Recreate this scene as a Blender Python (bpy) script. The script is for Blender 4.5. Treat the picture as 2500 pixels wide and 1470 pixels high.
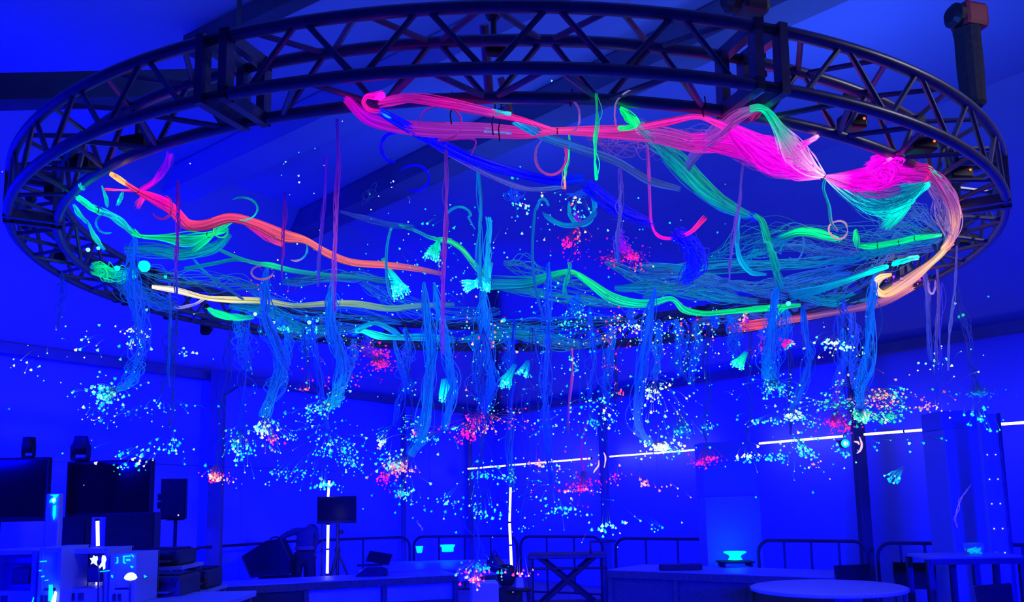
import bpy, bmesh, math, random
import numpy as np
from mathutils import Vector, Matrix

for o in list(bpy.data.objects): bpy.data.objects.remove(o, do_unlink=True)
scene = bpy.context.scene
COL = scene.collection
PI = math.pi
rng = np.random.default_rng(7)
random.seed(7)

# ------------------------------------------------------------------ camera
EYE = 1.68
FPX, PPY, PITCH, ROLL = 2102.0, 937.0, 0.134, 0.020
R0 = Vector((1, 0, 0)); U0 = Vector((0, -math.sin(PITCH), math.cos(PITCH))); F0 = Vector((0, math.cos(PITCH), math.sin(PITCH)))
cam_d = bpy.data.cameras.new('camera'); cam = bpy.data.objects.new('camera', cam_d); COL.objects.link(cam)
cam_d.sensor_width = 36; cam_d.lens = 36 * FPX / 2500; cam_d.shift_y = (PPY - 735) / 2500; cam_d.clip_end = 200; cam_d.clip_start = .05
right = R0 * math.cos(ROLL) - U0 * math.sin(ROLL); up = R0 * math.sin(ROLL) + U0 * math.cos(ROLL); back = -F0
m = Matrix((right, up, back)).transposed().to_4x4(); m.translation = Vector((0, 0, EYE)); cam.matrix_world = m
scene.camera = cam
# ------------------------------------------------------------------ world, view, large lights
w = bpy.data.worlds.new('world'); scene.world = w; w.use_nodes = True
w.node_tree.nodes['Background'].inputs[0].default_value = (0.002, 0.003, 0.02, 1); w.node_tree.nodes['Background'].inputs[1].default_value = 1
vs = scene.view_settings
vs.view_transform = 'Standard'; vs.look = 'None'; vs.exposure = 0; vs.gamma = 1; vs.use_curve_mapping = False

BLUE = (0.0, 0.0, 1.0)
def area(name, loc, target, sx, sy, energy, col=BLUE, spread=180):
    l = bpy.data.lights.new(name, 'AREA'); l.shape = 'RECTANGLE'; l.size = sx; l.size_y = sy; l.energy = energy; l.color = col; l.spread = math.radians(spread)
    o = bpy.data.objects.new(name, l); COL.objects.link(o); o.location = loc
    o.rotation_euler = (Vector(target) - Vector(loc)).to_track_quat('-Z', 'Y').to_euler(); return o
def point(name, loc, energy, col=BLUE, r=.15):
    l = bpy.data.lights.new(name, 'POINT'); l.energy = energy; l.color = col; l.shadow_soft_size = r
    o = bpy.data.objects.new(name, l); COL.objects.link(o); o.location = loc; return o
# unseen blue washes for the tent walls and roof, and a front fill added behind the photographer
for x in (-4.0, 0.0, 4.0): area('blue_front_fill', (x, -3.6, 2.5), (x * 1.3, 10, -.6), 2.4, .4, 260, BLUE, 34)
area('unseen_blue_wall_wash', (-4.2, 9.0, 3.0), (-6, 14.5, 2.0), 2.5, .4, 170)
area('unseen_blue_wall_wash', (-6.8, 6.0, 2.4), (-8.5, 8.5, 5.7), 2.5, .4, 420)
area('unseen_blue_wall_wash', (-.8, 12.0, 3.0), (-2.2, 17, 1.5), 3, .4, 190)
area('unseen_blue_wall_wash', (2.0, 11.6, 3.2), (2.6, 15.5, 1.4), 2.5, .4, 110)
area('unseen_blue_wall_wash', (5.2, 7.6, 3.4), (7.5, 11, 2.6), 2.5, .4, 30)
# cool fill lights added above the ring to brighten the roof lining, and a dim neutral lamp high on the right
for x, y, e in ((-2.2, 4.6, 16), (.2, 3.4, 24), (2.3, 4.4, 26), (2.9, 6.8, 30), (0, 8.6, 14)): area('cool_roof_fill', (x, y, 3.75), (x * 1.05, y + .2, 5.8), 1.1, .5, e, (.035, .12, 1.0), 150)
area('neutral_work_lamp', (5.6, 3.2, 5.2), (2.5, 5.0, 3.2), .5, .5, 9, (.9, .85, 1.0), 70)

# ------------------------------------------------------------------ pixel helpers (the photograph taken as 2500 x 1470)
def ray(px, py):
    X, Y = px - 1250, py - PPY
    x = X * math.cos(ROLL) - Y * math.sin(ROLL); y = X * math.sin(ROLL) + Y * math.cos(ROLL)
    return F0 + R0 * (x / FPX) - U0 * (y / FPX)
def at(px, py, depth):
    d = ray(px, py); return Vector((0, 0, EYE)) + d * (depth / d.y)
def on(px, py, z, far=9.0):
    d = ray(px, py)
    if d.z <= 1e-4: return at(px, py, far)
    p = Vector((0, 0, EYE)) + d * ((z - EYE) / d.z)
    return p if p.y < far else at(px, py, far)
def lin(c):
    return tuple(((v / 255) / 12.92 if v / 255 <= .04045 else ((v / 255 + .055) / 1.055) ** 2.4) for v in c)

# ------------------------------------------------------------------ materials
MATS = {}
def mat(name, col, rough=.6, metal=0, noise=None, emis=None, estr=1, bump=0, spec=.5, alpha=None, trans=0):
    if name in MATS: return MATS[name]
    mt = bpy.data.materials.new(name); mt.use_nodes = True; nt = mt.node_tree; b = nt.nodes['Principled BSDF']
    b.inputs['Base Color'].default_value = (*col, 1); b.inputs['Roughness'].default_value = rough; b.inputs['Metallic'].default_value = metal
    b.inputs['Specular IOR Level'].default_value = spec; b.inputs['Transmission Weight'].default_value = trans
    if noise or bump:
        tc = nt.nodes.new('ShaderNodeTexCoord'); nz = nt.nodes.new('ShaderNodeTexNoise'); nz.inputs['Scale'].default_value = (noise or (8, 0))[0]
        nz.inputs['Detail'].default_value = 5; nt.links.new(tc.outputs['Object'], nz.inputs['Vector'])
        if noise and noise[1]:
            rp = nt.nodes.new('ShaderNodeValToRGB'); k = noise[1]
            rp.color_ramp.elements[0].position = .3; rp.color_ramp.elements[1].position = .7
            rp.color_ramp.elements[0].color = (*[v * (1 - k) for v in col], 1); rp.color_ramp.elements[1].color = (*[min(1, v * (1 + k)) for v in col], 1)
            nt.links.new(nz.outputs['Fac'], rp.inputs['Fac']); nt.links.new(rp.outputs['Color'], b.inputs['Base Color'])
        if bump:
            bp = nt.nodes.new('ShaderNodeBump'); bp.inputs['Strength'].default_value = bump; bp.inputs['Distance'].default_value = .02
            nt.links.new(nz.outputs['Fac'], bp.inputs['Height']); nt.links.new(bp.outputs['Normal'], b.inputs['Normal'])
    if emis:
        b.inputs['Emission Color'].default_value = (*emis, 1); b.inputs['Emission Strength'].default_value = estr
    MATS[name] = mt; return mt
def glow_mat(name, sampling, strength=1.0, base=.12):
    mt = bpy.data.materials.new(name); mt.use_nodes = True; nt = mt.node_tree; b = nt.nodes['Principled BSDF']
    a = nt.nodes.new('ShaderNodeAttribute'); a.attribute_name = 'glow'
    b.inputs['Base Color'].default_value = (base, base, base, 1); b.inputs['Roughness'].default_value = .4
    nt.links.new(a.outputs['Color'], b.inputs['Emission Color']); b.inputs['Emission Strength'].default_value = strength
    mt.cycles.emission_sampling = sampling; MATS[name] = mt; return mt
M_FIBRE = glow_mat('side_glow_fibre', 'NONE')
M_TIP = glow_mat('fibre_end_glow', 'NONE', 1.15)
M_HEAD = glow_mat('bundle_head_glow', 'AUTO', 1.2)
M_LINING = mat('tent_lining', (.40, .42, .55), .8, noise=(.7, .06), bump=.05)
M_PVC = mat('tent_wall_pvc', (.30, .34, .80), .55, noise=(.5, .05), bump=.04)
M_ALU = mat('truss_aluminium', (.19, .19, .22), .36, .45, noise=(14, .15))
M_TENTALU = mat('tent_frame_aluminium', (.09, .09, .10), .6, .2, noise=(3, .2))
M_RAFTER = mat('rafter_grey', (.22, .22, .23), .6, .1, noise=(2, .15))
M_BLACK = mat('black_plastic', (.010, .010, .012), .5, noise=(20, .2))
M_BLACKCLOTH = mat('black_cloth', (.022, .022, .024), .9, noise=(30, .3), bump=.2)
M_DKGREY = mat('dark_grey_metal', (.07, .07, .075), .5, .3, noise=(9, .2))
M_RED = mat('hoist_red', (.35, .03, .03), .5, noise=(9, .2))
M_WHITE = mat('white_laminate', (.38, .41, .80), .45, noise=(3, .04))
M_GREYFAB = mat('grey_fascia', (.10, .10, .115), .8, noise=(40, .25), bump=.2)
M_DKFAB = mat('dark_fascia_cloth', (.05, .05, .065), .9, noise=(40, .25), bump=.2)
M_FLOOR = mat('floor_boards', (.35, .34, .34), .5, noise=(1.2, .1))
M_SCREEN = mat('screen_glass', (.012, .012, .015), .12, spec=.5, noise=(3, .1))
M_LED = mat('led_white', (.8, .8, .8), .4, emis=(1, 1, .97), estr=2.2, noise=(20, .02))
M_CYANGLOW = mat('fluorescent_and_glare_cyan', (.05, .6, .6), .4, emis=(0, .92, .95), estr=1.0, noise=(8, .05))  # vessels and marks, also the painted glare on the left post
M_WHITEGLOW = mat('glow_and_glare_white', (.8, .8, .8), .4, emis=(.75, 1, .95), estr=1.2, noise=(8, .05))  # lamps and marks, also the painted glare on post and bench
M_ORANGE = mat('orange_indicator', (.8, .2, .05), .4, emis=(1, .16, .03), estr=1.6, noise=(8, .05))
M_PEACH = mat('warm_glow_plastic', (.8, .6, .4), .4, emis=(1, .62, .35), estr=1.0, noise=(8, .05))
M_SKIN = mat('skin', (.45, .28, .2), .6, noise=(9, .1))
M_SHIRT = mat('grey_shirt_cloth', (.10, .10, .12), .9, noise=(25, .2), bump=.2)
M_TROUSER = mat('dark_trouser_cloth', (.045, .045, .055), .9, noise=(25, .2), bump=.2)
M_HAIR = mat('black_hair', (.012, .011, .01), .55, noise=(60, .4), bump=.4)
M_PAPER = mat('pale_paper', (.5, .48, .52), .8, noise=(15, .08))
M_NAVY = mat('navy_cloth', (.03, .03, .10), .9, noise=(25, .3), bump=.2)
M_STEEL = mat('galvanised_steel', (.16, .16, .17), .45, .4, noise=(12, .2))
M_TAG = mat('badge_print', (.05, .05, .12), .6, noise=(6, .5))
M_CLEAR = mat('clear_plastic', (.85, .9, .95), .1, trans=.9, noise=(5, .02))

# ------------------------------------------------------------------ mesh helpers
def empty(name, loc=(0, 0, 0), rz=0, label=None, cat=None, group=None, kind=None):
    o = bpy.data.objects.new(name, None); COL.objects.link(o); o.location = loc; o.rotation_euler = (0, 0, rz); o.empty_display_size = .1
    return tag(o, label, cat, group, kind)
def tag(o, label=None, cat=None, group=None, kind=None):
    if label: o['label'] = label
    if cat: o['category'] = cat
    if group: o['group'] = group
    if kind: o['kind'] = kind
    return o
class MB:
    def __init__(s): s.v = []; s.f = []
    def add(s, vs, fs):
        k = len(s.v); s.v += [tuple(v) for v in vs]; s.f += [tuple(i + k for i in f) for f in fs]; return s
    def box(s, c, size, rz=0, rot=None, bev=0):
        hx, hy, hz = size[0] / 2, size[1] / 2, size[2] / 2
        M = rot if rot is not None else Matrix.Rotation(rz, 3, 'Z'); c = Vector(c)
        if bev <= 0:
            P = [(-hx, -hy, -hz), (hx, -hy, -hz), (hx, hy, -hz), (-hx, hy, -hz), (-hx, -hy, hz), (hx, -hy, hz), (hx, hy, hz), (-hx, hy, hz)]
            Fs = [(0, 3, 2, 1), (4, 5, 6, 7), (0, 1, 5, 4), (1, 2, 6, 5), (2, 3, 7, 6), (3, 0, 4, 7)]
        else:
            b = min(bev, hx * .9, hy * .9, hz * .9)
            bm = bmesh.new(); bmesh.ops.create_cube(bm, size=1); bmesh.ops.scale(bm, vec=size, verts=bm.verts)
            bmesh.ops.bevel(bm, geom=bm.edges[:], offset=b, segments=2, affect='EDGES', profile=.5)
            bm.verts.index_update(); P = [v.co[:] for v in bm.verts]; Fs = [[v.index for v in f.verts] for f in bm.faces]; bm.free()
        return s.add([c + M @ Vector(p) for p in P], Fs)
    def tube(s, path, r, n=8, cap=True):
        path = [Vector(p) for p in path]; N = len(path); rr = r if isinstance(r, (list, tuple)) else [r] * N
        rings = []; prev = None
        for i, p in enumerate(path):
            t = (path[min(i + 1, N - 1)] - path[max(i - 1, 0)])
            t = t.normalized() if t.length > 1e-9 else Vector((0, 0, 1))
            if prev is None: a = t.orthogonal().normalized()
            else:
                a = prev - t * prev.dot(t); a = a.normalized() if a.length > 1e-6 else t.orthogonal().normalized()
            prev = a; b = t.cross(a)
            rings.append([p + (a * math.cos(2 * PI * k / n) + b * math.sin(2 * PI * k / n)) * rr[i] for k in range(n)])
        vs = [v for q in rings for v in q]; fs = []
        for i in range(N - 1):
            for k in range(n): fs.append((i * n + k, i * n + (k + 1) % n, (i + 1) * n + (k + 1) % n, (i + 1) * n + k))
        if cap: fs.append(tuple(range(n - 1, -1, -1))); fs.append(tuple((N - 1) * n + k for k in range(n)))
        return s.add(vs, fs)
    def lathe(s, c, prof, n=20, axis=None):
        c = Vector(c); M = axis if axis is not None else Matrix.Identity(3); vs = []; fs = []
        for (r, z) in prof:
            for k in range(n): vs.append(c + M @ Vector((r * math.cos(2 * PI * k / n), r * math.sin(2 * PI * k / n), z)))
        for i in range(len(prof) - 1):
            for k in range(n): fs.append((i * n + k, i * n + (k + 1) % n, (i + 1) * n + (k + 1) % n, (i + 1) * n + k))
        fs.append(tuple(range(n - 1, -1, -1))); fs.append(tuple((len(prof) - 1) * n + k for k in range(n)))
        return s.add(vs, fs)
    def prism(s, pts, off):
        n = len(pts); off = Vector(off); a = [Vector(p) for p in pts]
        return s.add(a + [p + off for p in a], [tuple(range(n - 1, -1, -1)), tuple(range(n, 2 * n))] + [(i, (i + 1) % n, n + (i + 1) % n, n + i) for i in range(n)])
    def mesh(s, name, mt, smooth=False):
        me = bpy.data.meshes.new(name); me.from_pydata(s.v, [], s.f); me.validate()
        bm = bmesh.new(); bm.from_mesh(me); bmesh.ops.recalc_face_normals(bm, faces=bm.faces[:]); bm.to_mesh(me); bm.free()
        if mt: me.materials.append(mt)
        if smooth:
            me.polygons.foreach_set('use_smooth', [True] * len(me.polygons)); 
            try: me.set_sharp_from_angle(angle=math.radians(40))
            except Exception: pass
        return me
    def obj(s, name, mt, parent=None, smooth=False, label=None, cat=None, group=None, kind=None):
        return link(name, s.mesh(name, mt, smooth), parent, label, cat, group, kind)
def link(name, me, parent=None, label=None, cat=None, group=None, kind=None, M=None):
    o = bpy.data.objects.new(name, me); COL.objects.link(o)
    if M is not None: o.matrix_basis = M
    if parent is not None: o.parent = parent
    return tag(o, label, cat, group, kind)

# ------------------------------------------------------------------ fibre helpers
def catmull(P, n):
    """P (k,d) control rows -> n rows along a centripetal-ish smooth curve"""
    P = np.asarray(P, float); k = len(P)
    if k == 2:
        t = np.linspace(0, 1, n)[:, None]; return P[0] * (1 - t) + P[1] * t
    Q = np.vstack([2 * P[0] - P[1], P, 2 * P[-1] - P[-2]])
    u = np.linspace(0, k - 1 - 1e-9, n); i = u.astype(int); t = (u - i)[:, None]
    a, b, c, d = Q[i], Q[i + 1], Q[i + 2], Q[i + 3]
    return .5 * (2 * b + (c - a) * t + (2 * a - 5 * b + 4 * c - d) * t * t + (3 * b - a - 3 * c + d) * t ** 3)
def lerp_cols(cols, n):
    c = np.array([lin(x) for x in cols]); u = np.linspace(0, len(c) - 1, n)
    return np.stack([np.interp(u, np.arange(len(c)), c[:, k]) for k in range(3)], 1)
def raw_mesh(name, V, quads, C, mt, tris=None):
    me = bpy.data.meshes.new(name); V = np.asarray(V, np.float32); me.vertices.add(len(V)); me.vertices.foreach_set('co', V.ravel())
    F = np.asarray(quads, np.int32); k = F.shape[1]; me.loops.add(F.size); me.loops.foreach_set('vertex_index', F.ravel())
    me.polygons.add(len(F)); me.polygons.foreach_set('loop_start', np.arange(len(F), dtype=np.int32) * k)
    try: me.polygons.foreach_set('loop_total', np.full(len(F), k, np.int32))
    except Exception: pass
    me.update(calc_edges=True)
    a = me.color_attributes.new('glow', 'FLOAT_COLOR', 'POINT'); a.data.foreach_set('color', np.hstack([C, np.ones((len(C), 1))]).astype(np.float32).ravel())
    me.materials.append(mt); return me
def strands_mesh(name, paths, radii, cols, mt):
    """paths (S,N,3), radii (S,) or (S,N), cols (S,N,3) -> one mesh of 3-sided strands"""
    S, N, _ = paths.shape
    T = np.gradient(paths, axis=1); T /= np.linalg.norm(T, axis=2, keepdims=True) + 1e-9
    ref = np.where(np.abs(T[..., 2:3]) > .8, np.array([1., 0, 0]), np.array([0, 0, 1.]))
    A = np.cross(T, ref); A /= np.linalg.norm(A, axis=2, keepdims=True) + 1e-9; B = np.cross(T, A)
    r = np.asarray(radii); r = r[:, None] if r.ndim == 1 else r; r = np.broadcast_to(r, (S, N))[..., None]
    V = np.stack([paths + r * (A * math.cos(a) + B * math.sin(a)) for a in (0, 2 * PI / 3, 4 * PI / 3)], 2)   # S,N,3,3
    base = (np.arange(S)[:, None] * N + np.arange(N - 1)[None]) * 3
    qs = []
    for k in range(3):
        k2 = (k + 1) % 3; qs.append(np.stack([base + k, base + k2, base + 3 + k2, base + 3 + k], -1).reshape(-1, 4))
    C = np.repeat(cols[:, :, None, :], 3, 2).reshape(-1, 3)
    return raw_mesh(name, V.reshape(-1, 3), np.concatenate(qs), C, mt)
def bundle_paths(P, W, S, N, twist=1.0, jitter=.25, loose=0.0):
    """centre path rows P (k,3) with half widths W (k,), S strands -> (S,N,3)"""
    c = catmull(np.hstack([np.asarray(P, float), np.asarray(W, float)[:, None]]), N); ctr, wd = c[:, :3], np.maximum(c[:, 3], .0005)
    T = np.gradient(ctr, axis=0); T /= np.linalg.norm(T, axis=1, keepdims=True) + 1e-9
    ref = np.where(np.abs(T[:, 2:3]) > .85, np.array([[1., 0, 0]]), np.array([[0, 0, 1.]]))
    A = np.cross(T, ref); A /= np.linalg.norm(A, axis=1, keepdims=True) + 1e-9; B = np.cross(A, T)
    s = np.linspace(0, 1, N); out = np.empty((S, N, 3))
    for i in range(S):
        r = math.sqrt(rng.random()); ph = rng.random() * 2 * PI; tw = twist * (rng.random() - .5) * 2 * PI
        an = ph + tw * s; rad = r * (1 + jitter * np.sin(2 * PI * (rng.random() * 2 * s + rng.random())))
        off = (A * np.cos(an)[:, None] + B * np.sin(an)[:, None]) * (rad * wd)[:, None]
        if loose: off = off + loose * np.sin(2 * PI * (s[:, None] * (1 + rng.random() * 2) + rng.random(3))) * rng.normal(size=3) * np.sin(PI * s)[:, None] ** .5
        out[i] = ctr + off
    return out
def px2m(px, p): return px * p.y / FPX
TIPV = np.array([(0, 0, .6), (0, 0, -1.6)] + [(math.cos(a), math.sin(a), 0) for a in np.arange(5) * 2 * PI / 5])
TIPF = np.array([(0, 2 + k, 2 + (k + 1) % 5) for k in range(5)] + [(1, 2 + (k + 1) % 5, 2 + k) for k in range(5)])
def tips_mesh(name, pos, size, cols, axis, mt=None):
    n = len(pos); ax = axis / (np.linalg.norm(axis, axis=1, keepdims=True) + 1e-9)
    ref = np.where(np.abs(ax[:, 2:3]) > .8, np.array([[1., 0, 0]]), np.array([[0, 0, 1.]]))
    A = np.cross(ax, ref); A /= np.linalg.norm(A, axis=1, keepdims=True) + 1e-9; B = np.cross(ax, A)
    V = pos[:, None] + size[:, None, None] * (A[:, None] * TIPV[None, :, 0:1] + B[:, None] * TIPV[None, :, 1:2] + ax[:, None] * TIPV[None, :, 2:3])
    Fs = (TIPF[None] + 7 * np.arange(n)[:, None, None]).reshape(-1, 3)
    return raw_mesh(name, V.reshape(-1, 3), Fs, np.repeat(cols, 7, 0), mt or M_TIP)

# ================================================================== THE HALL
def struct(mb, name, mt, label, parent=None, smooth=False):
    o = mb.obj(name, mt, parent, smooth); 
    if parent is None: tag(o, label, None, None, 'structure')
    return o
CORNER = Vector((-.42, 19.5)); RW = Vector((12.8, .55)); RR = Vector((13.5, -5.0)); RL = Vector((-13.5, -5.0)); LW = Vector((-13.0, -.8))
PLAN = [CORNER, RW, RR, RL, LW]; EAVE = 3.65; ROOF = 5.75
CEN = Vector((0, 5.0)); INNER = [CEN + (p - CEN) * .74 for p in PLAN]
struct(MB().prism([(-14, -5.2, -.1), (14, -5.2, -.1), (14, 20, -.1), (-14, 20, -.1)], (0, 0, .1)), 'floor', M_FLOOR, 'grey floor of the tent hall')
names = ['wall_right', 'wall_side_right', 'wall_rear', 'wall_side_left', 'wall_left']
for i in range(5):
    a, b = PLAN[i], PLAN[(i + 1) % 5]; d = (b - a).normalized(); n = Vector((d.y, -d.x))
    if (CEN - a).dot(n) < 0: n = -n
    a3, b3 = Vector((*a, 0)), Vector((*b, 0)); off = Vector((*(-n * .06), 0))
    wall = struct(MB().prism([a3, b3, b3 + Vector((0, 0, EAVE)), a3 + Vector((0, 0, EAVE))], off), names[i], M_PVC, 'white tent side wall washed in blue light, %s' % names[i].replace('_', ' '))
    # sheet panels of the side wall with overlapping vertical edges
    L = (b - a).length; k = max(1, round(L / 2.45)); rz = math.atan2(d.y, d.x)
    if i in (0, 4):
        for j in range(k):
            c = a + d * (L * (j + .5) / k) + n * (.012 + .01 * (j % 2))
            MB().box((c.x, c.y, EAVE / 2), (L / k + (.10 if j % 2 else -.02), .012, EAVE - .06), rz).obj('wall_panel', M_PVC, wall)
# roof lining: a skirt rising from the eaves to a flat centre
roof = MB()
for i in range(5):
    a, b, c, d = PLAN[i], PLAN[(i + 1) % 5], INNER[(i + 1) % 5], INNER[i]
    roof.prism([(a.x, a.y, EAVE), (b.x, b.y, EAVE), (c.x, c.y, ROOF), (d.x, d.y, ROOF)], (0, 0, .05))
roof.prism([(p.x, p.y, ROOF) for p in INNER], (0, 0, .05))
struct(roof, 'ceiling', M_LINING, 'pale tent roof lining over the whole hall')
TR = [0]
def beam(a, b, wd, hh, mt, label, nm=None):
    TR[0] += 1; a, b = Vector(a), Vector(b); t = (b - a).normalized(); s = t.cross(Vector((0, 0, 1))).normalized(); u = s.cross(t)
    if s.length < .5: s, u = Vector((1, 0, 0)), Vector((0, 1, 0))
    P = [a + s * x * wd / 2 + u * y * hh / 2 for x, y in ((-1, -1), (1, -1), (1, 1), (-1, 1))]
    return struct(MB().prism(P, b - a), nm or 'trim_%d' % TR[0], mt, label)
for i in (0, 4):
    a, b = PLAN[i], PLAN[(i + 1) % 5]; d = (b - a).normalized(); n = Vector((d.y, -d.x)); n = n if (CEN - a).dot(n) > 0 else -n
    o = n * .12
    beam((a.x + o.x, a.y + o.y, EAVE - .05), (b.x + o.x, b.y + o.y, EAVE - .05), .12, .13, M_RAFTER, 'dark eave beam along the %s tent wall' % ('right' if i == 0 else 'left'))
for i, nm in ((0, 'back corner'),):
    p, q = PLAN[i], INNER[i]; beam((p.x, p.y - .2, EAVE - .1), (q.x, q.y, ROOF - .12), .16, .2, M_TENTALU, 'dark hip rafter rising from the %s' % nm)
# rafters under the lining, all parallel
def rafter(p1, p2, wd, hh, mt, ext0, ext1, label):
    a, b = on(*p1, ROOF - .16, 30), on(*p2, ROOF - .16, 30); t = (b - a).normalized(); a2, b2 = a - t * ext0, b + t * ext1
    beam((a2.x, a2.y, ROOF - .16), (b2.x, b2.y, ROOF - .16), wd, hh, mt, label)
rafter((700, 0), (565, 66), .13, .16, M_TENTALU, 5.0, .55, 'dark roof rafter crossing above the left of the ring')
rafter((780, 292), (380, 480), .40, .28, M_LINING, 3.6, 1.2, 'pale rafter glowing blue behind the left of the ring')
rafter((1010, 425), (640, 600), .36, .28, M_RAFTER, 6.6, .5, 'grey rafter behind the middle of the ring')
# tie beam across the left of the roof
b = at(560, 213, 6.0); a = at(0, 225, 6.0); a = a + (a - b).normalized() * 4.1
beam(a, b, .18, .205, M_TENTALU, 'grey tie beam below the roof at the left')
beam((b.x + .06, b.y, b.z + .11), (b.x + .061, b.y, ROOF), .03, .03, M_TENTALU, 'grey hanger post at the end of the tie beam')
# columns of the frame with knee braces
def column(px, py, d, wpx, top, label, knee=0):
    p = at(px, py, d); wm = wpx * d / FPX; TR[0] += 1
    mb = MB().box((p.x, p.y, top / 2), (wm, .14, top), 0, bev=.01)
    mb.box((p.x, p.y, .02), (wm * 1.8, .26, .04))
    if knee:
        t = Vector((p.x, p.y, top)); mb.prism([t + Vector((0, -.08, -.02)), t + Vector((knee * .42, -.08, -.02)), t + Vector((knee * .36, -.08, -.2)), t + Vector((0, -.08, -.42))], (0, .14, 0))
    return struct(mb, 'trim_%d' % TR[0], M_RAFTER if wpx != 26 else M_TENTALU, label)
column(527, 1200, 12.55, 32, EAVE, 'dark tent column at the left with a knee joint', 1)
column(1478, 1240, 15.0, 20, EAVE, 'slim dark tent column behind the scissor cart')
column(2108, 1240, 11.6, 26, EAVE, 'dark tent column in the right wall')
column(985, 1250, 16.4, 10, EAVE, 'faint tent column near the back corner')
column(1150, 1290, 18.4, 10, EAVE, 'faint tent column at the back corner')

# ================================================================== CIRCULAR TRUSS
RX, RY, RZ, RR_, TX, TY = -.010, 6.135, EYE + 1.600, 3.164, -.011, .010
SQ = .24; NSEG = 9; SEG = 2 * PI / NSEG; J0 = math.radians(-71)
ex = Vector((1, 0, TX)).normalized(); ey = Vector((0, 1, TY)); ez = ex.cross(ey).normalized(); ey = ez.cross(ex)
MR = Matrix((ex, ey, ez)).transposed().to_4x4(); MR.translation = Vector((RX, RY, RZ))
truss = empty('circular_truss', label='large circular aluminium box truss hung above the hall', cat='truss'); truss.matrix_basis = MR
def ringpt(t, r, z): return Vector((r * math.cos(t), r * math.sin(t), z))
CH = {'ol': (RR_, 0), 'ou': (RR_, SQ), 'il': (RR_ - SQ, 0), 'iu': (RR_ - SQ, SQ)}
shared = []
G = .018
for k, (r, z) in CH.items():
    shared.append(('chord', MB().tube([ringpt(G + (SEG - 2 * G) * i / 22, r, z) for i in range(23)], .025, 10).mesh('chord', M_ALU, True)))
for fi, (ka, kb) in enumerate((('ol', 'ou'), ('il', 'iu'), ('ou', 'iu'), ('il', 'ol'))):
    nb = 8; lo, hi = .045, SEG - .045
    for i in range(nb):
        t0 = lo + (hi - lo) * i / nb; t1 = lo + (hi - lo) * (i + 1) / nb; e = (hi - lo) / nb * .07
        A, B = (CH[ka], CH[kb]) if i % 2 == 0 else (CH[kb], CH[ka])
        shared.append(('brace', MB().tube([ringpt(t0 + e, *A), ringpt(t1 - e, *B)], .0125, 6).mesh('brace', M_ALU, True)))
for s in (G, SEG - G):
    fr = MB(); P = [ringpt(s, *CH[k]) for k in ('ol', 'ou', 'iu', 'il')]
    for i in range(4):
        a, b = P[i], P[(i + 1) % 4]; t = (b - a).normalized(); tang = ringpt(s, 1, 0).cross(Vector((0, 0, 1))).normalized(); q = t.cross(tang)
        a2, b2 = a - t * .025, b + t * .025
        fr.prism([a2 + tang * x * .019 + q * y * .025 for x, y in ((-1, -1), (1, -1), (1, 1), (-1, 1))], b2 - a2)
    shared.append(('end_frame', fr.mesh('end_frame', M_ALU)))
for k, (r, z) in CH.items(): shared.append(('connector', MB().tube([ringpt(-G, r, z), ringpt(G, r, z)], .021, 8).mesh('connector', M_DKGREY)))
for s in range(NSEG):
    Mz = Matrix.Rotation(J0 + SEG * s, 4, 'Z')
    for nm, me in shared: link(nm, me, truss, M=Mz)
def rw(t_deg, r, z): return MR @ ringpt(math.radians(t_deg), r, z)
def ring_deg(px, py, z=0.0):
    p = on(px, py, RZ + z, 12); return math.degrees(math.atan2(p.y - RY, p.x - RX))

# --- light source boxes (fibre illuminators) clamped under the ring
def illuminator(px, py, wpx, hpx, yaw, depth, label, led=True, lens=None):
    p = at(px, py, depth); W, H = wpx * depth / FPX, hpx * depth / FPX
    r = empty('fibre_illuminator', p, yaw, label, 'light source', 'black light boxes clamped around the ring')
    hs = MB().box((0, 0, 0), (W, W * .62, H), bev=H * .18).obj('housing', M_BLACK, r)
    f = MB()
    for k in range(5): f.box((-W * .2 + k * W * .1, W * .315, 0), (W * .03, .012, H * .7))
    f.obj('cooling_fins', M_DKGREY, hs, kind='stuff')
    MB().lathe((W * .52, 0, 0), [(H * .30, -W * .05), (H * .30, W * .06), (H * .2, W * .10)], 14, Matrix.Rotation(PI / 2, 3, 'Y')).obj('nozzle', M_DKGREY, hs)
    cl = MB().tube([(0, 0, H * .5), (0, 0, H * .5 + .09)], .012, 8); cl.lathe((0, 0, H * .5 + .10), [(.030, -.02), (.034, 0), (.030, .02)], 14, Matrix.Rotation(PI / 2, 3, 'X'))
    cl.obj('clamp', M_DKGREY, r)
    if led: MB().lathe((W * .33, -W * .315, H * .12), [(.006, -.006), (.007, 0), (.004, .005)], 10, Matrix.Rotation(PI / 2, 3, 'X')).obj('indicator', M_ORANGE, hs, label='tiny orange indicator lamp')
    return r
illuminator(2080, 300, 66, 36, .2, 3.85, 'black light box nearest the right joint, small orange lamp')
illuminator(2246, 356, 74, 34, .2, 4.0, 'black light box beside the magenta tangle, middle of three at right')
illuminator(2338, 425, 64, 34, .15, 4.4, 'black light box below the hanging hoist bag, lowest with orange lamp')
illuminator(2352, 588, 62, 30, .2, 6.1, 'dim black light box at the right end by the peach fibres', False)
illuminator(335, 352, 84, 36, -.3, 3.95, 'wide black light box under the truss, upper left of the ring', False)
illuminator(205, 398, 66, 44, -.3, 4.35, 'black light box behind the left curve above the red fibre head', False)
illuminator(138, 470, 56, 38, -.3, 4.75, 'black light box left of the green fibre head', False)
illuminator(72, 540, 44, 44, -.2, 5.75, 'black light box at the leftmost curve of the ring', False)
illuminator(150, 622, 36, 36, -.1, 6.4, 'small black light box below the leftmost curve', False)
illuminator(502, 796, 26, 46, .1, 8.2, 'upright black light box under the far left of the ring', False)
illuminator(415, 772, 30, 16, .1, 7.9, 'small flat black box under the far left of the ring', False)
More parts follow.
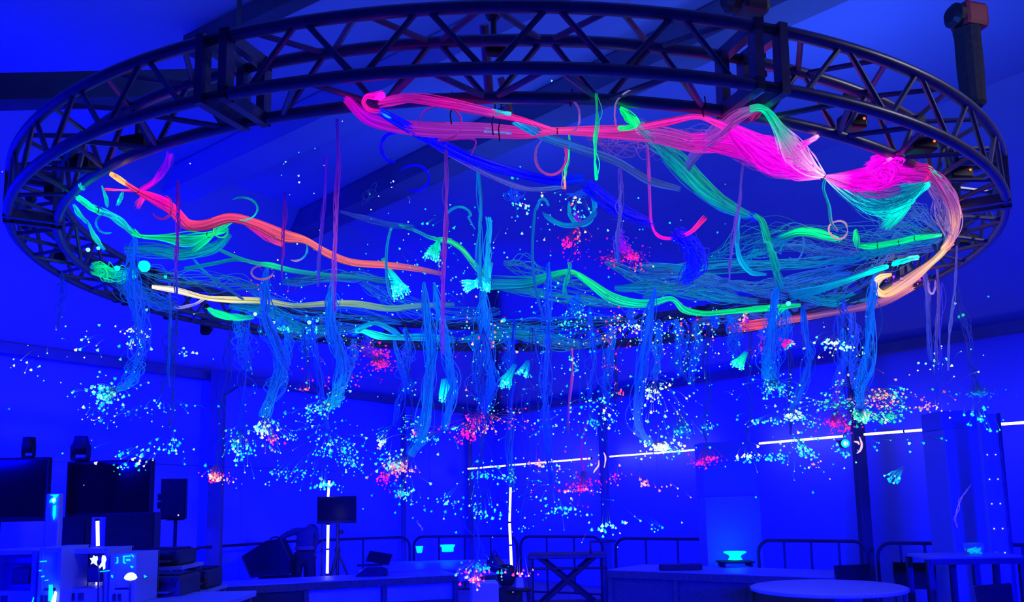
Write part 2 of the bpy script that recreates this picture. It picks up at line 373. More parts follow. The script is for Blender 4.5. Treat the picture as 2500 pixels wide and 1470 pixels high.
r = illuminator(1206, 112, 50, 54, .2, 3.25, 'black rounded lamp between the near chords of the ring', False)
# --- chain hoist at the right with its chain bag
def hoist(p, label, bag=True, s=1.0, chain_top=5.6):
    red = M_RED if bag else M_DKGREY
    r = empty('chain_hoist', p, .3, label, 'hoist', 'chain hoists carrying the ring')
    mo = MB().box((0, 0, 0), (.19 * s, .16 * s, .17 * s), bev=.03).obj('motor_body', red, r)
    MB().lathe((-.11 * s, 0, 0), [(.075 * s, -.03), (.08 * s, .02), (.05 * s, .05)], 14, Matrix.Rotation(-PI / 2, 3, 'Y')).obj('gear_cover', M_BLACK, mo)
    hk = MB().tube([(0, 0, .08 * s), (0, 0, .15 * s)], .012, 8); hk.tube([(.03 * math.cos(a), 0, .18 * s + .03 * math.sin(a)) for a in np.linspace(-1.4, 3.6, 12)], .010, 6)
    hk.obj('hook', red, mo)
    ch = MB(); z = .2 * s
    while p.z + z < chain_top:
        ch.tube([(.014 * math.cos(a), 0, z + .022 * math.sin(a)) for a in np.linspace(0, 2 * PI, 7)], .004, 4, False); z += .034
        ch.tube([(0, .014 * math.cos(a), z + .022 * math.sin(a)) for a in np.linspace(0, 2 * PI, 7)], .004, 4, False); z += .034
    if len(ch.v): ch.obj('chain', M_DKGREY, r)
    if bag:
        b = MB(); prof = [(.055, -.62), (.075, -.60), (.082, -.35), (.080, -.12), (.086, -.09)]
        b.lathe((-.03, .0, 0), [(q * 1.0, z * s) for q, z in prof], 12); b.obj('chain_bag', M_BLACKCLOTH, r)
    lift = MB().tube([(.06, 0, -.08 * s), (.06, 0, -.45 * s)], .006, 6); lift.obj('lifting_chain', M_DKGREY, r)
    return r
hoist(at(2366, 45, 5.3), 'red and black chain hoist with long black bag at upper right')
hoist(at(1832, 6, 3.75), 'dark chain hoist above the right truss joint', False, .8)
# dangling power leads tied on the near chords
for (px, y0, y1, lab) in ((1104, 225, 303, 'thin black tie hanging from the near chord beside the pink bundle'), (1206, 230, 330, 'black lead dangling from the clamp in the middle of the near chord'),
                          (1222, 240, 345, 'longer black lead dangling right of its twin at the near clamp'), (1720, 235, 285, 'short black tie above the magenta bundle'), (1396, 218, 260, 'short black tie on the inner near chord')):
    p, q = on(px, y0, RZ, 9), None; d = p.y; q = at(px - 2, y1, d)
    MB().tube([p, p.lerp(q, .35) + Vector((.006, 0, 0)), p.lerp(q, .7) - Vector((.006, 0, 0)), q], .0028, 5).obj('dangling_lead', M_BLACK, label=lab, cat='cable', group='loose leads on the ring')
cl = empty('truss_clamp', at(1200, 215, 3.45), 0, 'grey pipe clamp and drop post in the middle of the near truss', 'clamp')
c0 = Vector(cl.location); T = lambda px, py, d: at(px, py, d) - c0
MB().tube([T(1182, 60, 3.3), T(1195, 240, 3.5)], .020, 8).obj('post', M_ALU, cl); MB().tube([T(1222, 190, 3.4), T(1248, 285, 3.5)], .016, 8).obj('stay', M_ALU, cl)
MB().box(T(1235, 238, 3.45), (.06, .05, .05), bev=.008).obj('clamp_jaw', M_BLACK, cl)

# ================================================================== FIBRE BUNDLES DRAPED ACROSS THE RING
ZC = RZ - .03
CABG = 'glowing fibre bundles draped inside the ring'
def cable(label, pts, wpx, cols, S=22, rpx=1.5, loose=0.0, ties=(), head=None, twist=.8, name='fibre_bundle', sampling=None, group=CABG, vary=.35):
    """pts: (px, py) or (px, py, drop below the chord plane) ; wpx: half widths in px along the path"""
    P = [on(q[0], q[1], ZC - (q[2] if len(q) > 2 else .05), 8.9) for q in pts]
    if len(wpx) != len(P): wpx = np.interp(np.linspace(0, 1, len(P)), np.linspace(0, 1, len(wpx)), wpx)
    W = [px2m(a, p) for a, p in zip(wpx, P)]
    root = empty(name, P[0], 0, label, 'fibre optic bundle', group)
    base = Vector(P[0]); Q = [p - base for p in P]
    length = sum((Q[i + 1] - Q[i]).length for i in range(len(Q) - 1)); N = int(min(90, max(16, len(Q) * 7)))
    paths = bundle_paths([q[:] for q in Q], W, S, N, twist, .25, loose)
    c = lerp_cols(cols, N); br = np.clip(1 + vary * rng.normal(size=S), .35, 1.7)
    C = c[None] * br[:, None, None] * (1 + .15 * np.sin(np.linspace(0, 9, N))[None, :, None] * rng.normal(size=(S, 1, 1)))
    mean = sum(p.y for p in P) / len(P)
    e_ = np.minimum(1, .35 + 8 * np.minimum(np.linspace(0, 1, N), 1 - np.linspace(0, 1, N)))
    me = strands_mesh('fibre_strands', paths, (np.full(S, rpx * mean / FPX) * (.8 + .5 * rng.random(S)))[:, None] * e_[None], np.maximum(C, 0), M_FIBRE)
    link('fibre_strands', me, root, kind='stuff')
    ctr = catmull(np.array([[*q, w_] for q, w_ in zip(Q, W)]), 101)
    for f in ties:
        i = int(f * 100); j = min(100, i + 1); i0 = max(0, i - 1); t = Vector(ctr[j, :3] - ctr[i0, :3]).normalized(); a = t.orthogonal().normalized(); b = t.cross(a); rr = max(ctr[i, 3], .004) * 1.08
        MB().tube([Vector(ctr[i, :3]) + (a * math.cos(x) + b * math.sin(x)) * rr for x in np.linspace(0, 2 * PI, 13)], .0028, 4, False).obj('cable_tie', M_BLACK, root)
    if head:
        hw, col, f0, f1 = head; i, j = int(f0 * 100), int(f1 * 100); seg = ctr[i:j + 1:max(1, (j - i) // 8), :3]; n = len(seg); rad = px2m(hw, P[0] if f0 < .5 else P[-1])
        mb = MB().tube([Vector(x) for x in seg], [rad * (.75 + .25 * math.sin(PI * k / (n - 1))) for k in range(n)], 9); me = mb.mesh('bundle_head', M_HEAD, True)
        a = me.color_attributes.new('glow', 'FLOAT_COLOR', 'POINT'); a.data.foreach_set('color', np.tile(np.array([*lin(col), 1.0], np.float32), len(me.vertices)))
        link('bundle_head', me, root, label='brightest end of the bundle')
    return root
def loop(label, cx, cy, rx, ry, wpx, cols, S=7, a0=0, a1=2 * PI, drop=.1, tail=None, tilt=.0):
    pts = []
    for a in np.linspace(a0, a1, 13):
        x, y = rx * math.cos(a), ry * math.sin(a); pts.append((cx + x * math.cos(tilt) - y * math.sin(tilt), cy + x * math.sin(tilt) + y * math.cos(tilt)))
    if tail: pts += tail
    d = on(cx, cy, ZC - drop, 8.5).y                               # a loop hangs in one upright plane
    P = [at(x, y, d + .03 * math.sin(i)) for i, (x, y) in enumerate(pts)]
    root = empty('fibre_loop', P[0], 0, label, 'fibre optic loop', 'fibres curled into loops below the ring'); Q = [np.array(p - P[0]) for p in P]
    nP = len(P); paths = bundle_paths(Q, [px2m(wpx * (.35 if i in (0, nP - 1) else .8), p) for i, p in enumerate(P)], S, 60, .6, .3); c = lerp_cols(cols, 60); e_ = np.minimum(1, .25 + 5 * np.minimum(np.linspace(0, 1, 60), 1 - np.linspace(0, 1, 60)))
    C = c[None] * np.clip(1 + .3 * rng.normal(size=S), .4, 1.6)[:, None, None]
    link('fibre_strands', strands_mesh('fibre_strands', paths, np.full(S, 1.35 * d / FPX)[:, None] * e_[None], C, M_FIBRE), root, kind='stuff'); return root

MAG = (255, 0, 235); PNK = (205, 25, 150); PNKD = (150, 30, 140); SAL = (235, 90, 105); GRN = (0, 240, 135); TEA = (0, 135, 150); TED = (0, 95, 150)
CYA = (0, 255, 240); BLU = (0, 0, 255); SKY = (0, 95, 205); SKD = (5, 60, 180); WHT = (255, 245, 225); PEA = (255, 190, 130); LAV = (120, 85, 190); VIO = (120, 0, 230)
# --- left
cable('long red to salmon bundle snaking from the left light box to mid ring', [(272, 425), (335, 465), (385, 487), (422, 512), (455, 545), (500, 549), (560, 532), (620, 545), (690, 575), (745, 586), (800, 618), (860, 641), (940, 648), (1010, 656), (1085, 670)],
      [7, 7, 15, 12, 12, 11, 10, 10, 14, 8, 9, 8, 8, 7, 5], [(255, 110, 90), (255, 30, 130), (255, 0, 190), (255, 30, 140), (235, 60, 120), (200, 55, 110), (215, 60, 110), (235, 70, 110), (215, 80, 105), (235, 105, 105), (230, 100, 105), (215, 100, 105), (215, 95, 105), (170, 80, 130), (90, 60, 150)],
      46, ties=(.07,), head=(8, (255, 200, 90), .0, .045))
cable('violet bundle dropping into the red bundle at upper left', [(414, 375), (408, 400), (392, 425), (375, 445), (345, 462)], [8, 9, 8, 6, 6], [VIO, (90, 0, 235), (120, 0, 230), (200, 0, 220), MAG], 22)
cable('thin pink strand left of the red bundle knot', [(255, 462), (290, 464), (330, 466)], [3, 3, 3], [(220, 20, 130), (255, 80, 150), MAG], 6)
cable('frayed pink tuft under the red bundle knot', [(350, 468), (345, 485), (332, 502)], [4, 8, 12], [MAG, PNK, (120, 0, 160)], 16)
cable('dark pink frayed sleeve beside the salmon bundle', [(590, 540), (630, 562), (660, 580), (690, 598)], [5, 12, 16, 6], [(170, 20, 150), (200, 30, 150), (170, 40, 140), (230, 60, 110)], 28)
cable('bright green stub bundle from the left light box', [(190, 483), (212, 498), (232, 512), (248, 518)], [9, 9, 8, 9], [(0, 255, 190), (0, 255, 175), (0, 240, 190), (0, 180, 220)], 26, head=(8, (0, 255, 185), .02, .6), ties=(.7,))
cable('sky blue tail leaving the green stub bundle', [(248, 516), (280, 530), (305, 552), (330, 575)], [9, 9, 7, 6], [(0, 190, 225), (0, 210, 220), (0, 190, 210), (0, 200, 160)], 16)
cable('green fan of fibres tied at the left curve', [(325, 565), (345, 577), (400, 580), (465, 585), (515, 572), (552, 560)], [7, 4, 9, 17, 6, 10], [(0, 215, 110), (0, 235, 120), (0, 190, 130), (0, 150, 135), (0, 215, 120), (0, 190, 120)], 34, ties=(.2, .78))
cable('green spray crossing the left fan at a slant', [(470, 612), (500, 590), (522, 572), (548, 552), (575, 535)], [9, 6, 3, 7, 3], [(0, 150, 140), (0, 225, 120), (0, 245, 125), (0, 190, 120), (0, 130, 150)], 18)
cable('hazy teal veil of fibres below the left fan', [(305, 610), (380, 612), (450, 620), (520, 605), (560, 575)], [14, 18, 16, 12, 6], [(0, 70, 160), (0, 100, 150), (0, 120, 145), (0, 125, 145), (0, 110, 150)], 36, 1.1)
cable('teal strand running right from the left fan', [(510, 598), (570, 625), (625, 643), (660, 648), (720, 662), (800, 672), (880, 680), (960, 690)], [4, 4, 4, 6, 5, 5, 6, 9], [(0, 120, 150), (0, 125, 150), (0, 150, 145), (0, 200, 130), (0, 130, 150), (0, 120, 150), (0, 100, 160), (0, 80, 170)], 16)
cable('teal strand slanting up to meet the knot at left', [(450, 655), (520, 642), (580, 633), (640, 648)], [4, 4, 4, 3], [(0, 100, 160), (0, 120, 150), (0, 120, 150), (0, 190, 135)], 10)
cable('faint teal cross strand at lower left', [(470, 630), (500, 665), (555, 705), (600, 735)], [3, 4, 4, 3], [(0, 90, 170), (0, 95, 170), (0, 80, 170), (0, 70, 170)], 8)
cable('white to straw bundle along the lower left rim', [(372, 700), (430, 709), (500, 727), (560, 732), (640, 734), (720, 746), (800, 741), (870, 741), (950, 753), (1020, 748), (1110, 744)], [6, 8, 5, 7, 7, 5, 7, 8, 8, 7, 5],
      [(255, 245, 215), (255, 240, 220), (245, 225, 150), (235, 225, 165), (190, 200, 130), (120, 165, 150), (150, 180, 135), (120, 160, 130), (70, 140, 150), (60, 120, 160), (20, 80, 170)], 34, head=(6, (255, 240, 210), .0, .10))
cable('thin lavender offshoot under the white bundle', [(500, 730), (475, 744), (445, 751), (418, 750)], [3, 3, 3, 2], [(170, 160, 190), (120, 120, 200), (110, 110, 200), (70, 70, 210)], 6)
cable('short green blade of fibres below the white bundle', [(508, 754), (535, 767), (575, 776), (620, 776)], [3, 8, 8, 3], [(0, 215, 130), (0, 235, 140), (0, 215, 150), (0, 150, 180)], 24)
cable('cyan bundle end glowing against the far rim', [(868, 806), (890, 808), (925, 820), (965, 824), (1040, 824), (1110, 832)], [5, 7, 8, 5, 8, 8], [(0, 255, 225), (0, 255, 235), (0, 235, 235), (0, 170, 220), (0, 120, 200), (0, 90, 190)], 30, head=(5, (0, 255, 235), .02, .35))
cable('sky blue bundle arching above the cyan far end', [(858, 815), (890, 797), (920, 790), (955, 805), (975, 820)], [9, 6, 5, 6, 5], [(0, 120, 210), (0, 150, 215), (0, 140, 205), (0, 130, 205), (0, 100, 200)], 14)
for k, (pts, lab) in enumerate((([(215, 545), (232, 580), (255, 610)], 'loose cyan offcut hanging at the left curve'), ([(180, 500), (195, 525), (215, 545)], 'dark green offcut curling at the left curve'), ([(250, 455), (258, 480), (262, 505)], 'teal sliver dangling under the left light box'), ([(300, 470), (292, 490), (285, 500)], 'second teal sliver dangling under the left light box'), ([(195, 448), (198, 457), (208, 462)], 'green scrap on the truss above the green stub'))):
    cable(lab, pts, [3, 5, 3], [(0, 170, 170), (0, 200, 180), (0, 130, 190)], 8)
for k, (px, py, wd, col, lab) in enumerate(((352, 650, 15, (0, 255, 235), 'round cyan light puck at the lower left curve'), (286, 655, 12, (0, 240, 225), 'cyan glowing sleeve beside the round puck'), (215, 610, 9, (150, 255, 235), 'pale cyan glint at the left curve'), (240, 606, 8, (100, 245, 240), 'slim cyan glint right of the pale one'), (404, 676, 7, (0, 235, 190), 'small green glowing sleeve above the white bundle'), (623, 767, 8, (190, 255, 255), 'white hot bundle end at the far left rim'), (755, 787, 9, (150, 255, 235), 'pale green bundle end at the far rim'), (770, 812, 8, (0, 235, 220), 'cyan bundle end under the pale green one'), (1230, 782, 9, (0, 210, 235), 'cyan bundle end behind the middle hanging strands'), (1925, 741, 10, (90, 255, 215), 'pale green bundle end on the far right rim'))):
    p = on(px, py, ZC - .1, 8.8); me = MB().lathe((0, 0, 0), [(.2, -.9), (.72, -.75), (1, -.2), (.9, .4), (.5, .85), (.15, 1)], 12, Matrix.Rotation(1.1, 3, 'Y')); me.v = [tuple(px2m(wd * (1 if k == 0 else .6), p) * x for x in v) for v in me.v]
    me = me.mesh('bundle_end', M_HEAD, True); a = me.color_attributes.new('glow', 'FLOAT_COLOR', 'POINT'); a.data.foreach_set('color', np.tile(np.array([*lin(col), 1.0], np.float32), len(me.vertices)))
    o = link('bundle_end', me, None, lab, 'light emitter', 'glowing bundle ends on the ring'); o.location = p
cable('green frayed fibres heaped on the lower left rim', [(225, 655), (250, 660), (285, 672), (330, 668)], [14, 18, 15, 12], [(0, 150, 110), (0, 220, 130), (0, 160, 160), (0, 170, 200)], 40, 1.2, .018)
cable('blue frayed fibres heaped under the lower left rim', [(290, 690), (330, 715), (380, 735), (430, 750)], [22, 26, 22, 16], [(0, 60, 150), (0, 70, 170), (0, 60, 190), (0, 50, 190)], 46, 1.0, .02)
# --- top
cable('pink bundle trailing in from the near left joint', [(846, 242), (895, 288), (960, 308), (1060, 318), (1180, 320), (1280, 326), (1360, 320), (1480, 322), (1600, 328), (1700, 350), (1790, 352)], [9, 13, 15, 17, 16, 13, 7, 13, 18, 18, 16],
      [(190, 0, 170), (160, 0, 200), (140, 15, 170), (130, 30, 160), (135, 40, 160), (190, 30, 150), (230, 60, 160), (200, 30, 150), (150, 50, 160), (170, 40, 160), (200, 20, 180)], 64, ties=(.6,))
cable('upper pink bundle curving from the magenta knob', [(925, 252), (1000, 240), (1080, 250), (1180, 270), (1270, 291), (1360, 319)], [10, 12, 13, 11, 7, 4], [(190, 20, 160), (140, 15, 140), (180, 10, 140), (165, 30, 150), (230, 30, 150), (230, 60, 160)], 42)
cable('magenta knob of fibres at the near left joint', [(938, 232), (918, 236), (896, 236), (888, 250), (900, 266), (930, 272)], [11, 10, 5, 5, 5, 5], [(255, 20, 225), (255, 0, 200), (225, 10, 170), (235, 15, 160), (230, 10, 160), (180, 10, 160)], 26, head=(10, (255, 20, 220), 0, .22))
cable('pink bundle rising from the middle knot to the right joint', [(1360, 320), (1450, 320), (1550, 312), (1630, 296), (1700, 284), (1750, 298), (1780, 312)], [4, 9, 10, 9, 6, 8, 11], [(230, 60, 160), (190, 40, 150), (190, 40, 150), (205, 25, 150), (220, 30, 160), (255, 40, 180), MAG], 34)
cable('magenta broad ribbon sweeping under the right joint', [(1772, 305), (1830, 348), (1890, 382), (1950, 408), (2012, 430)], [9, 26, 42, 30, 6], [(255, 0, 220), (255, 0, 240), (255, 0, 245), (245, 20, 235), (255, 160, 245)], 150, 1.6, ties=(0.02, .98))
cable('lower magenta ribbon from the left of the right joint', [(1640, 345), (1730, 346), (1830, 366), (1900, 392), (1960, 425), (2010, 431)], [14, 18, 24, 26, 16, 5], [(150, 40, 160), (205, 10, 180), (225, 0, 210), (240, 0, 230), (200, 60, 200), (235, 160, 240)], 70, 1.4)
cable('violet trailing fringe under the magenta ribbon', [(1790, 370), (1850, 400), (1910, 425), (2005, 432)], [14, 16, 11, 4], [(100, 20, 170), (120, 40, 180), (120, 60, 190), (190, 150, 230)], 34, 1.1)
cable('magenta fibres spreading right from the pinched knot', [(2015, 431), (2070, 440), (2130, 436), (2190, 424), (2258, 425)], [4, 20, 27, 22, 16], [(255, 120, 240), (255, 0, 230), (240, 0, 220), (215, 0, 200), (160, 20, 150)], 90, 1.4)
cable('matted magenta tangle by the middle right light box', [(2125, 412), (2150, 398), (2175, 402), (2165, 425), (2140, 432)], [18, 20, 18, 16, 14], [MAG, MAG, MAG, MAG, MAG], 90, 1.5, .022)
cable('magenta fringe drooping below the spread fibres', [(2060, 440), (2100, 462), (2150, 470), (2200, 462)], [12, 16, 14, 8], [(215, 0, 200), (170, 20, 180), (120, 20, 150), (60, 50, 150)], 34, 1.1)
cable('bright pink stub reaching up to the first right light box', [(1900, 372), (1945, 358), (1972, 346), (1996, 332)], [9, 8, 6, 6], [(255, 0, 230), MAG, (255, 60, 235), (255, 150, 245)], 26, head=(5, (255, 190, 250), .7, 1.0))
cable('pink stub reaching up to the middle right light box', [(2150, 405), (2160, 396), (2176, 386)], [8, 5, 5], [MAG, (255, 60, 230), (255, 120, 235)], 16, head=(4, (255, 130, 240), .4, 1.0))
cable('red tied end of the magenta fibres at the right rim', [(2235, 410), (2262, 412), (2268, 428), (2256, 440)], [14, 12, 10, 8], [(150, 20, 140), (190, 15, 120), (225, 20, 130), (200, 30, 120)], 30)
cable('green arch falling to the pinched magenta knot', [(1830, 266), (1856, 263), (1880, 280), (1905, 318), (1935, 365), (1970, 402), (2014, 431)], [8, 8, 10, 15, 28, 22, 4], [(60, 150, 140), (0, 205, 150), (0, 200, 150), (70, 160, 160), (210, 90, 200), (245, 160, 235), (255, 225, 250)], 80, 1.3, ties=(.99,))
cable('violet curtain falling left from the green arch', [(1840, 266), (1800, 285), (1760, 318), (1720, 350), (1690, 385), (1672, 420)], [8, 18, 22, 18, 14, 10], [(110, 90, 160), (140, 50, 150), (130, 45, 160), (95, 50, 165), (60, 50, 165), (40, 60, 165)], 46, 1.1)
cable('red dim stub under the right joint', [(1835, 290), (1850, 275), (1868, 262)], [10, 8, 5], [(150, 20, 80), (140, 30, 90), (70, 20, 60)], 14)
cable('cyan sail of fibres hung between the knot and the right head', [(2016, 432), (2060, 462), (2110, 490), (2165, 505), (2215, 492)], [4, 12, 20, 30, 16], [(200, 230, 250), (60, 190, 230), (0, 190, 205), (0, 200, 195), (0, 255, 225)], 90, 1.1)
cable('bright cyan head bundle hanging at the right rim', [(2266, 450), (2242, 466), (2224, 490), (2192, 525), (2162, 552)], [8, 10, 8, 12, 14], [(0, 255, 225), (0, 255, 235), (0, 255, 230), (0, 245, 215), (0, 175, 185)], 60, 1.4, head=(8, (0, 255, 240), .0, .5), ties=(.55,))
cable('thin teal veil filling the sail below the magenta fibres', [(2030, 440), (2090, 465), (2150, 480), (2210, 470), (2255, 448)], [6, 24, 38, 30, 8], [(0, 90, 150), (0, 100, 155), (0, 110, 155), (0, 120, 155), (0, 140, 160)], 70, .9)
cable('teal strand falling from the knot to the right tangle', [(2016, 434), (2010, 460), (2022, 500), (2028, 540), (2045, 565)], [3, 4, 4, 4, 3], [(0, 120, 160), (0, 130, 155), (0, 140, 150), (30, 120, 160), (110, 90, 170)], 8)
cable('pink and peach curtain following the right rim', [(2270, 420), (2300, 450), (2325, 490), (2335, 535), (2325, 575), (2305, 605)], [10, 15, 15, 13, 11, 8], [(150, 30, 130), (140, 60, 140), (150, 70, 140), (210, 140, 140), (190, 120, 140), (255, 190, 130)], 50, 1.2)
cable('teal strand hugging the right rim', [(2268, 408), (2295, 440), (2318, 468), (2330, 500)], [3, 5, 5, 4], [(0, 200, 140), (0, 150, 140), (0, 120, 150), (0, 90, 150)], 10)
cable('lavender curtain between the cyan head and the right rim', [(2270, 455), (2295, 490), (2300, 530), (2318, 570)], [10, 18, 22, 14], [(110, 70, 170), (95, 70, 160), (100, 85, 165), (150, 110, 160)], 40, 1.0)
# --- blue and middle
cable('deep blue bundle crossing under the near ring', [(925, 270), (1000, 312), (1060, 346), (1150, 388), (1250, 420), (1350, 441), (1425, 436)], [10, 13, 15, 14, 13, 13, 9], [(0, 20, 255), (0, 0, 255), (0, 0, 255), (0, 0, 255), (0, 0, 250), (0, 0, 240), (0, 30, 230)], 50, head=(7, (30, 150, 255), .02, .06))
cable('deep blue sheet behind the middle tangle', [(1432, 452), (1480, 495), (1530, 525), (1590, 548)], [14, 18, 16, 10], [BLU, BLU, (0, 0, 245), (0, 10, 230)], 40)
cable('deep blue knot on the teal band', [(1800, 520), (1825, 524), (1845, 536)], [5, 10, 6], [(0, 60, 230), BLU, BLU], 26)
cable('deep blue clump behind the magenta hook', [(1650, 570), (1690, 600), (1700, 650), (1668, 690)], [16, 22, 22, 12], [BLU, (0, 0, 250), BLU, (0, 20, 235)], 60, 1.3, .02)
cable('lavender thread sagging under the blue bundle', [(1050, 352), (1140, 400), (1220, 440), (1300, 462), (1380, 455)], [3, 5, 6, 6, 4], [(50, 40, 190), (60, 50, 180), (60, 65, 180), (60, 70, 180), (40, 90, 190)], 12)
cable('slate blue bundle slanting right below the pink knot', [(1255, 295), (1330, 335), (1410, 362), (1500, 392), (1580, 440), (1660, 462)], [10, 12, 10, 9, 9, 6], [(0, 150, 220), (0, 90, 185), (25, 75, 180), (40, 70, 175), (45, 70, 175), (40, 70, 180)], 26)
cable('bright azure stub near the middle clamp', [(1178, 273), (1215, 274), (1248, 278)], [6, 6, 4], [(20, 120, 225), (50, 190, 240), (70, 230, 240)], 18, head=(5, (60, 210, 240), .75, 1))
cable('lower azure stub behind the pink bundle', [(1182, 318), (1215, 320), (1250, 322)], [7, 7, 6], [(20, 150, 230), (40, 140, 215), (90, 80, 190)], 16)
cable('azure blade beside the middle clamp', [(1258, 290), (1285, 305), (1320, 322)], [8, 11, 8], [(30, 150, 225), (20, 120, 215), (20, 80, 190)], 20)
cable('bright green folded blade right of the middle', [(1516, 264), (1535, 285), (1552, 302), (1530, 312), (1508, 314)], [4, 12, 8, 7, 4], [(0, 255, 120), (0, 255, 115), (0, 235, 130), (0, 250, 120), (0, 255, 120)], 44, 1.6, head=(8, (0, 255, 110), .12, .42))
cable('teal gauze hanging from the green blade', [(1555, 300), (1580, 325), (1605, 350), (1640, 380)], [14, 20, 22, 20], [(70, 150, 160), (60, 110, 165), (30, 110, 155), (0, 115, 145)], 40, 1.0)
cable('broad teal band slanting down to the blue knot', [(1600, 342), (1650, 388), (1700, 442), (1765, 492), (1832, 526)], [12, 22, 22, 17, 8], [(0, 100, 145), (0, 125, 140), (0, 145, 135), (0, 130, 140), (0, 120, 165)], 70, 1.2)
cable('slate gauze under the broad teal band', [(1620, 385), (1690, 450), (1760, 500), (1830, 530)], [10, 15, 15, 6], [(20, 60, 160), (10, 75, 165), (0, 90, 180), (0, 130, 200)], 26, 1.0)
cable('teal arch dropping right from the blue knot', [(1840, 525, .05), (1862, 545, .12), (1880, 605, .3), (1895, 660, .4), (1912, 705, .5)], [6, 7, 9, 10, 12], [(0, 140, 165), (0, 165, 140), (0, 150, 140), (0, 130, 160), (0, 90, 180)], 30)
cable('azure loop dropping left from the blue knot', [(1806, 522, .05), (1800, 575, .2), (1805, 628, .3), (1832, 664, .35), (1870, 670, .35)], [5, 6, 6, 5, 4], [(0, 120, 200), (0, 110, 200), (0, 150, 205), (0, 160, 220), (0, 130, 210)], 18)
cable('green arch of fibres over the cyan brush', [(1068, 585), (1100, 590), (1130, 612), (1160, 650), (1195, 690)], [5, 6, 6, 6, 8], [(0, 190, 140), (10, 190, 120), (30, 185, 115), (20, 150, 140), (0, 120, 180)], 20)
cable('teal arm joining the left loop to the green arch', [(975, 550), (1010, 562), (1045, 578), (1070, 586)], [3, 4, 5, 5], [(0, 140, 170), (0, 120, 180), (0, 130, 170), (0, 190, 145)], 14)
cable('slate gauze stretching left of the teal arm', [(830, 515), (890, 533), (950, 548), (1010, 556)], [4, 8, 9, 6], [(20, 40, 170), (25, 50, 175), (15, 60, 180), (0, 80, 180)], 16, 1.0)
cable('green wave bundle snaking along the far rim', [(1200, 692), (1290, 690), (1350, 672), (1395, 664), (1432, 684), (1488, 723), (1540, 738), (1590, 740), (1640, 729), (1670, 754), (1720, 765), (1790, 760), (1880, 752), (1955, 745)], [18, 14, 9, 6, 8, 11, 11, 9, 5, 8, 6, 5, 6, 4],
      [(0, 110, 175), (0, 120, 170), (0, 170, 150), (0, 240, 135), (0, 220, 130), (0, 205, 150), (0, 215, 165), (0, 190, 170), (0, 225, 160), (0, 235, 150), (0, 220, 130), (0, 240, 135), (0, 240, 130), (0, 190, 140)], 64, 1.3)
cable('small green Y shaped twist on the far right rim', [(1880, 748), (1895, 762), (1893, 778), (1905, 758), (1925, 748)], [5, 6, 4, 5, 4], [(0, 235, 135), (0, 250, 130), (0, 220, 140), (0, 240, 130), (0, 210, 130)], 20)
cable('salmon bundle along the far right rim', [(2225, 700), (2150, 738), (2080, 756), (2000, 770), (1920, 782), (1850, 792), (1780, 803)], [10, 9, 7, 6, 8, 12, 10], [(225, 130, 150), (150, 80, 150), (120, 70, 160), (140, 80, 150), (200, 80, 110), (225, 70, 110), (110, 20, 150)], 34)
cable('green segmented bundle reaching the right rim', [(2300, 573), (2245, 580), (2195, 592), (2130, 600), (2095, 601)], [4, 6, 7, 8, 5], [(0, 255, 150), (0, 235, 135), (0, 215, 140), (0, 215, 135), (0, 190, 130)], 32, head=(4, (60, 255, 190), 0, .12), ties=(.3, .5, .7))
cable('green spindle of fibres left of the small peach loop', [(1905, 580), (1955, 565), (2005, 572), (2050, 584)], [8, 10, 11, 7], [(0, 110, 160), (0, 215, 130), (0, 225, 135), (0, 190, 140)], 40, ties=(.95,))
cable('short green tail standing at the right tangle', [(2088, 562), (2090, 580), (2092, 605)], [4, 6, 6], [(20, 225, 120), (0, 230, 120), (0, 150, 150)], 14)
cable('bright cyan rod nearest the right rim', [(2242, 627), (2210, 636), (2178, 646)], [6, 7, 5], [(130, 255, 245), (0, 255, 240), (0, 250, 240)], 26, head=(6, (0, 255, 245), 0, .98))
cable('second cyan rod left of the bright one', [(2167, 650), (2138, 659), (2108, 669), (2060, 686), (2000, 705), (1930, 720)], [6, 7, 6, 9, 13, 16], [(0, 250, 240), (0, 250, 235), (0, 220, 225), (0, 140, 190), (0, 110, 185), (0, 90, 180)], 40, head=(6, (0, 245, 240), .0, .38))
cable('peach tube doubling back in a hook at the right', [(2322, 592), (2296, 622), (2270, 645), (2225, 680), (2172, 714), (2148, 716), (2136, 698), (2150, 678), (2175, 670)], [6, 7, 8, 12, 9, 7, 7, 7, 4],
      [(255, 180, 120), (255, 200, 140), (250, 175, 140), (220, 150, 150), (255, 190, 130), (255, 205, 140), (255, 205, 135), (255, 215, 160), (255, 190, 130)], 56, 1.5, head=(6, (255, 205, 130), .55, .9))
cable('pink ember end by the peach tube at the right rim', [(2325, 590), (2318, 600), (2312, 612)], [6, 8, 5], [(255, 60, 120), (255, 150, 130), (230, 30, 150)], 14)
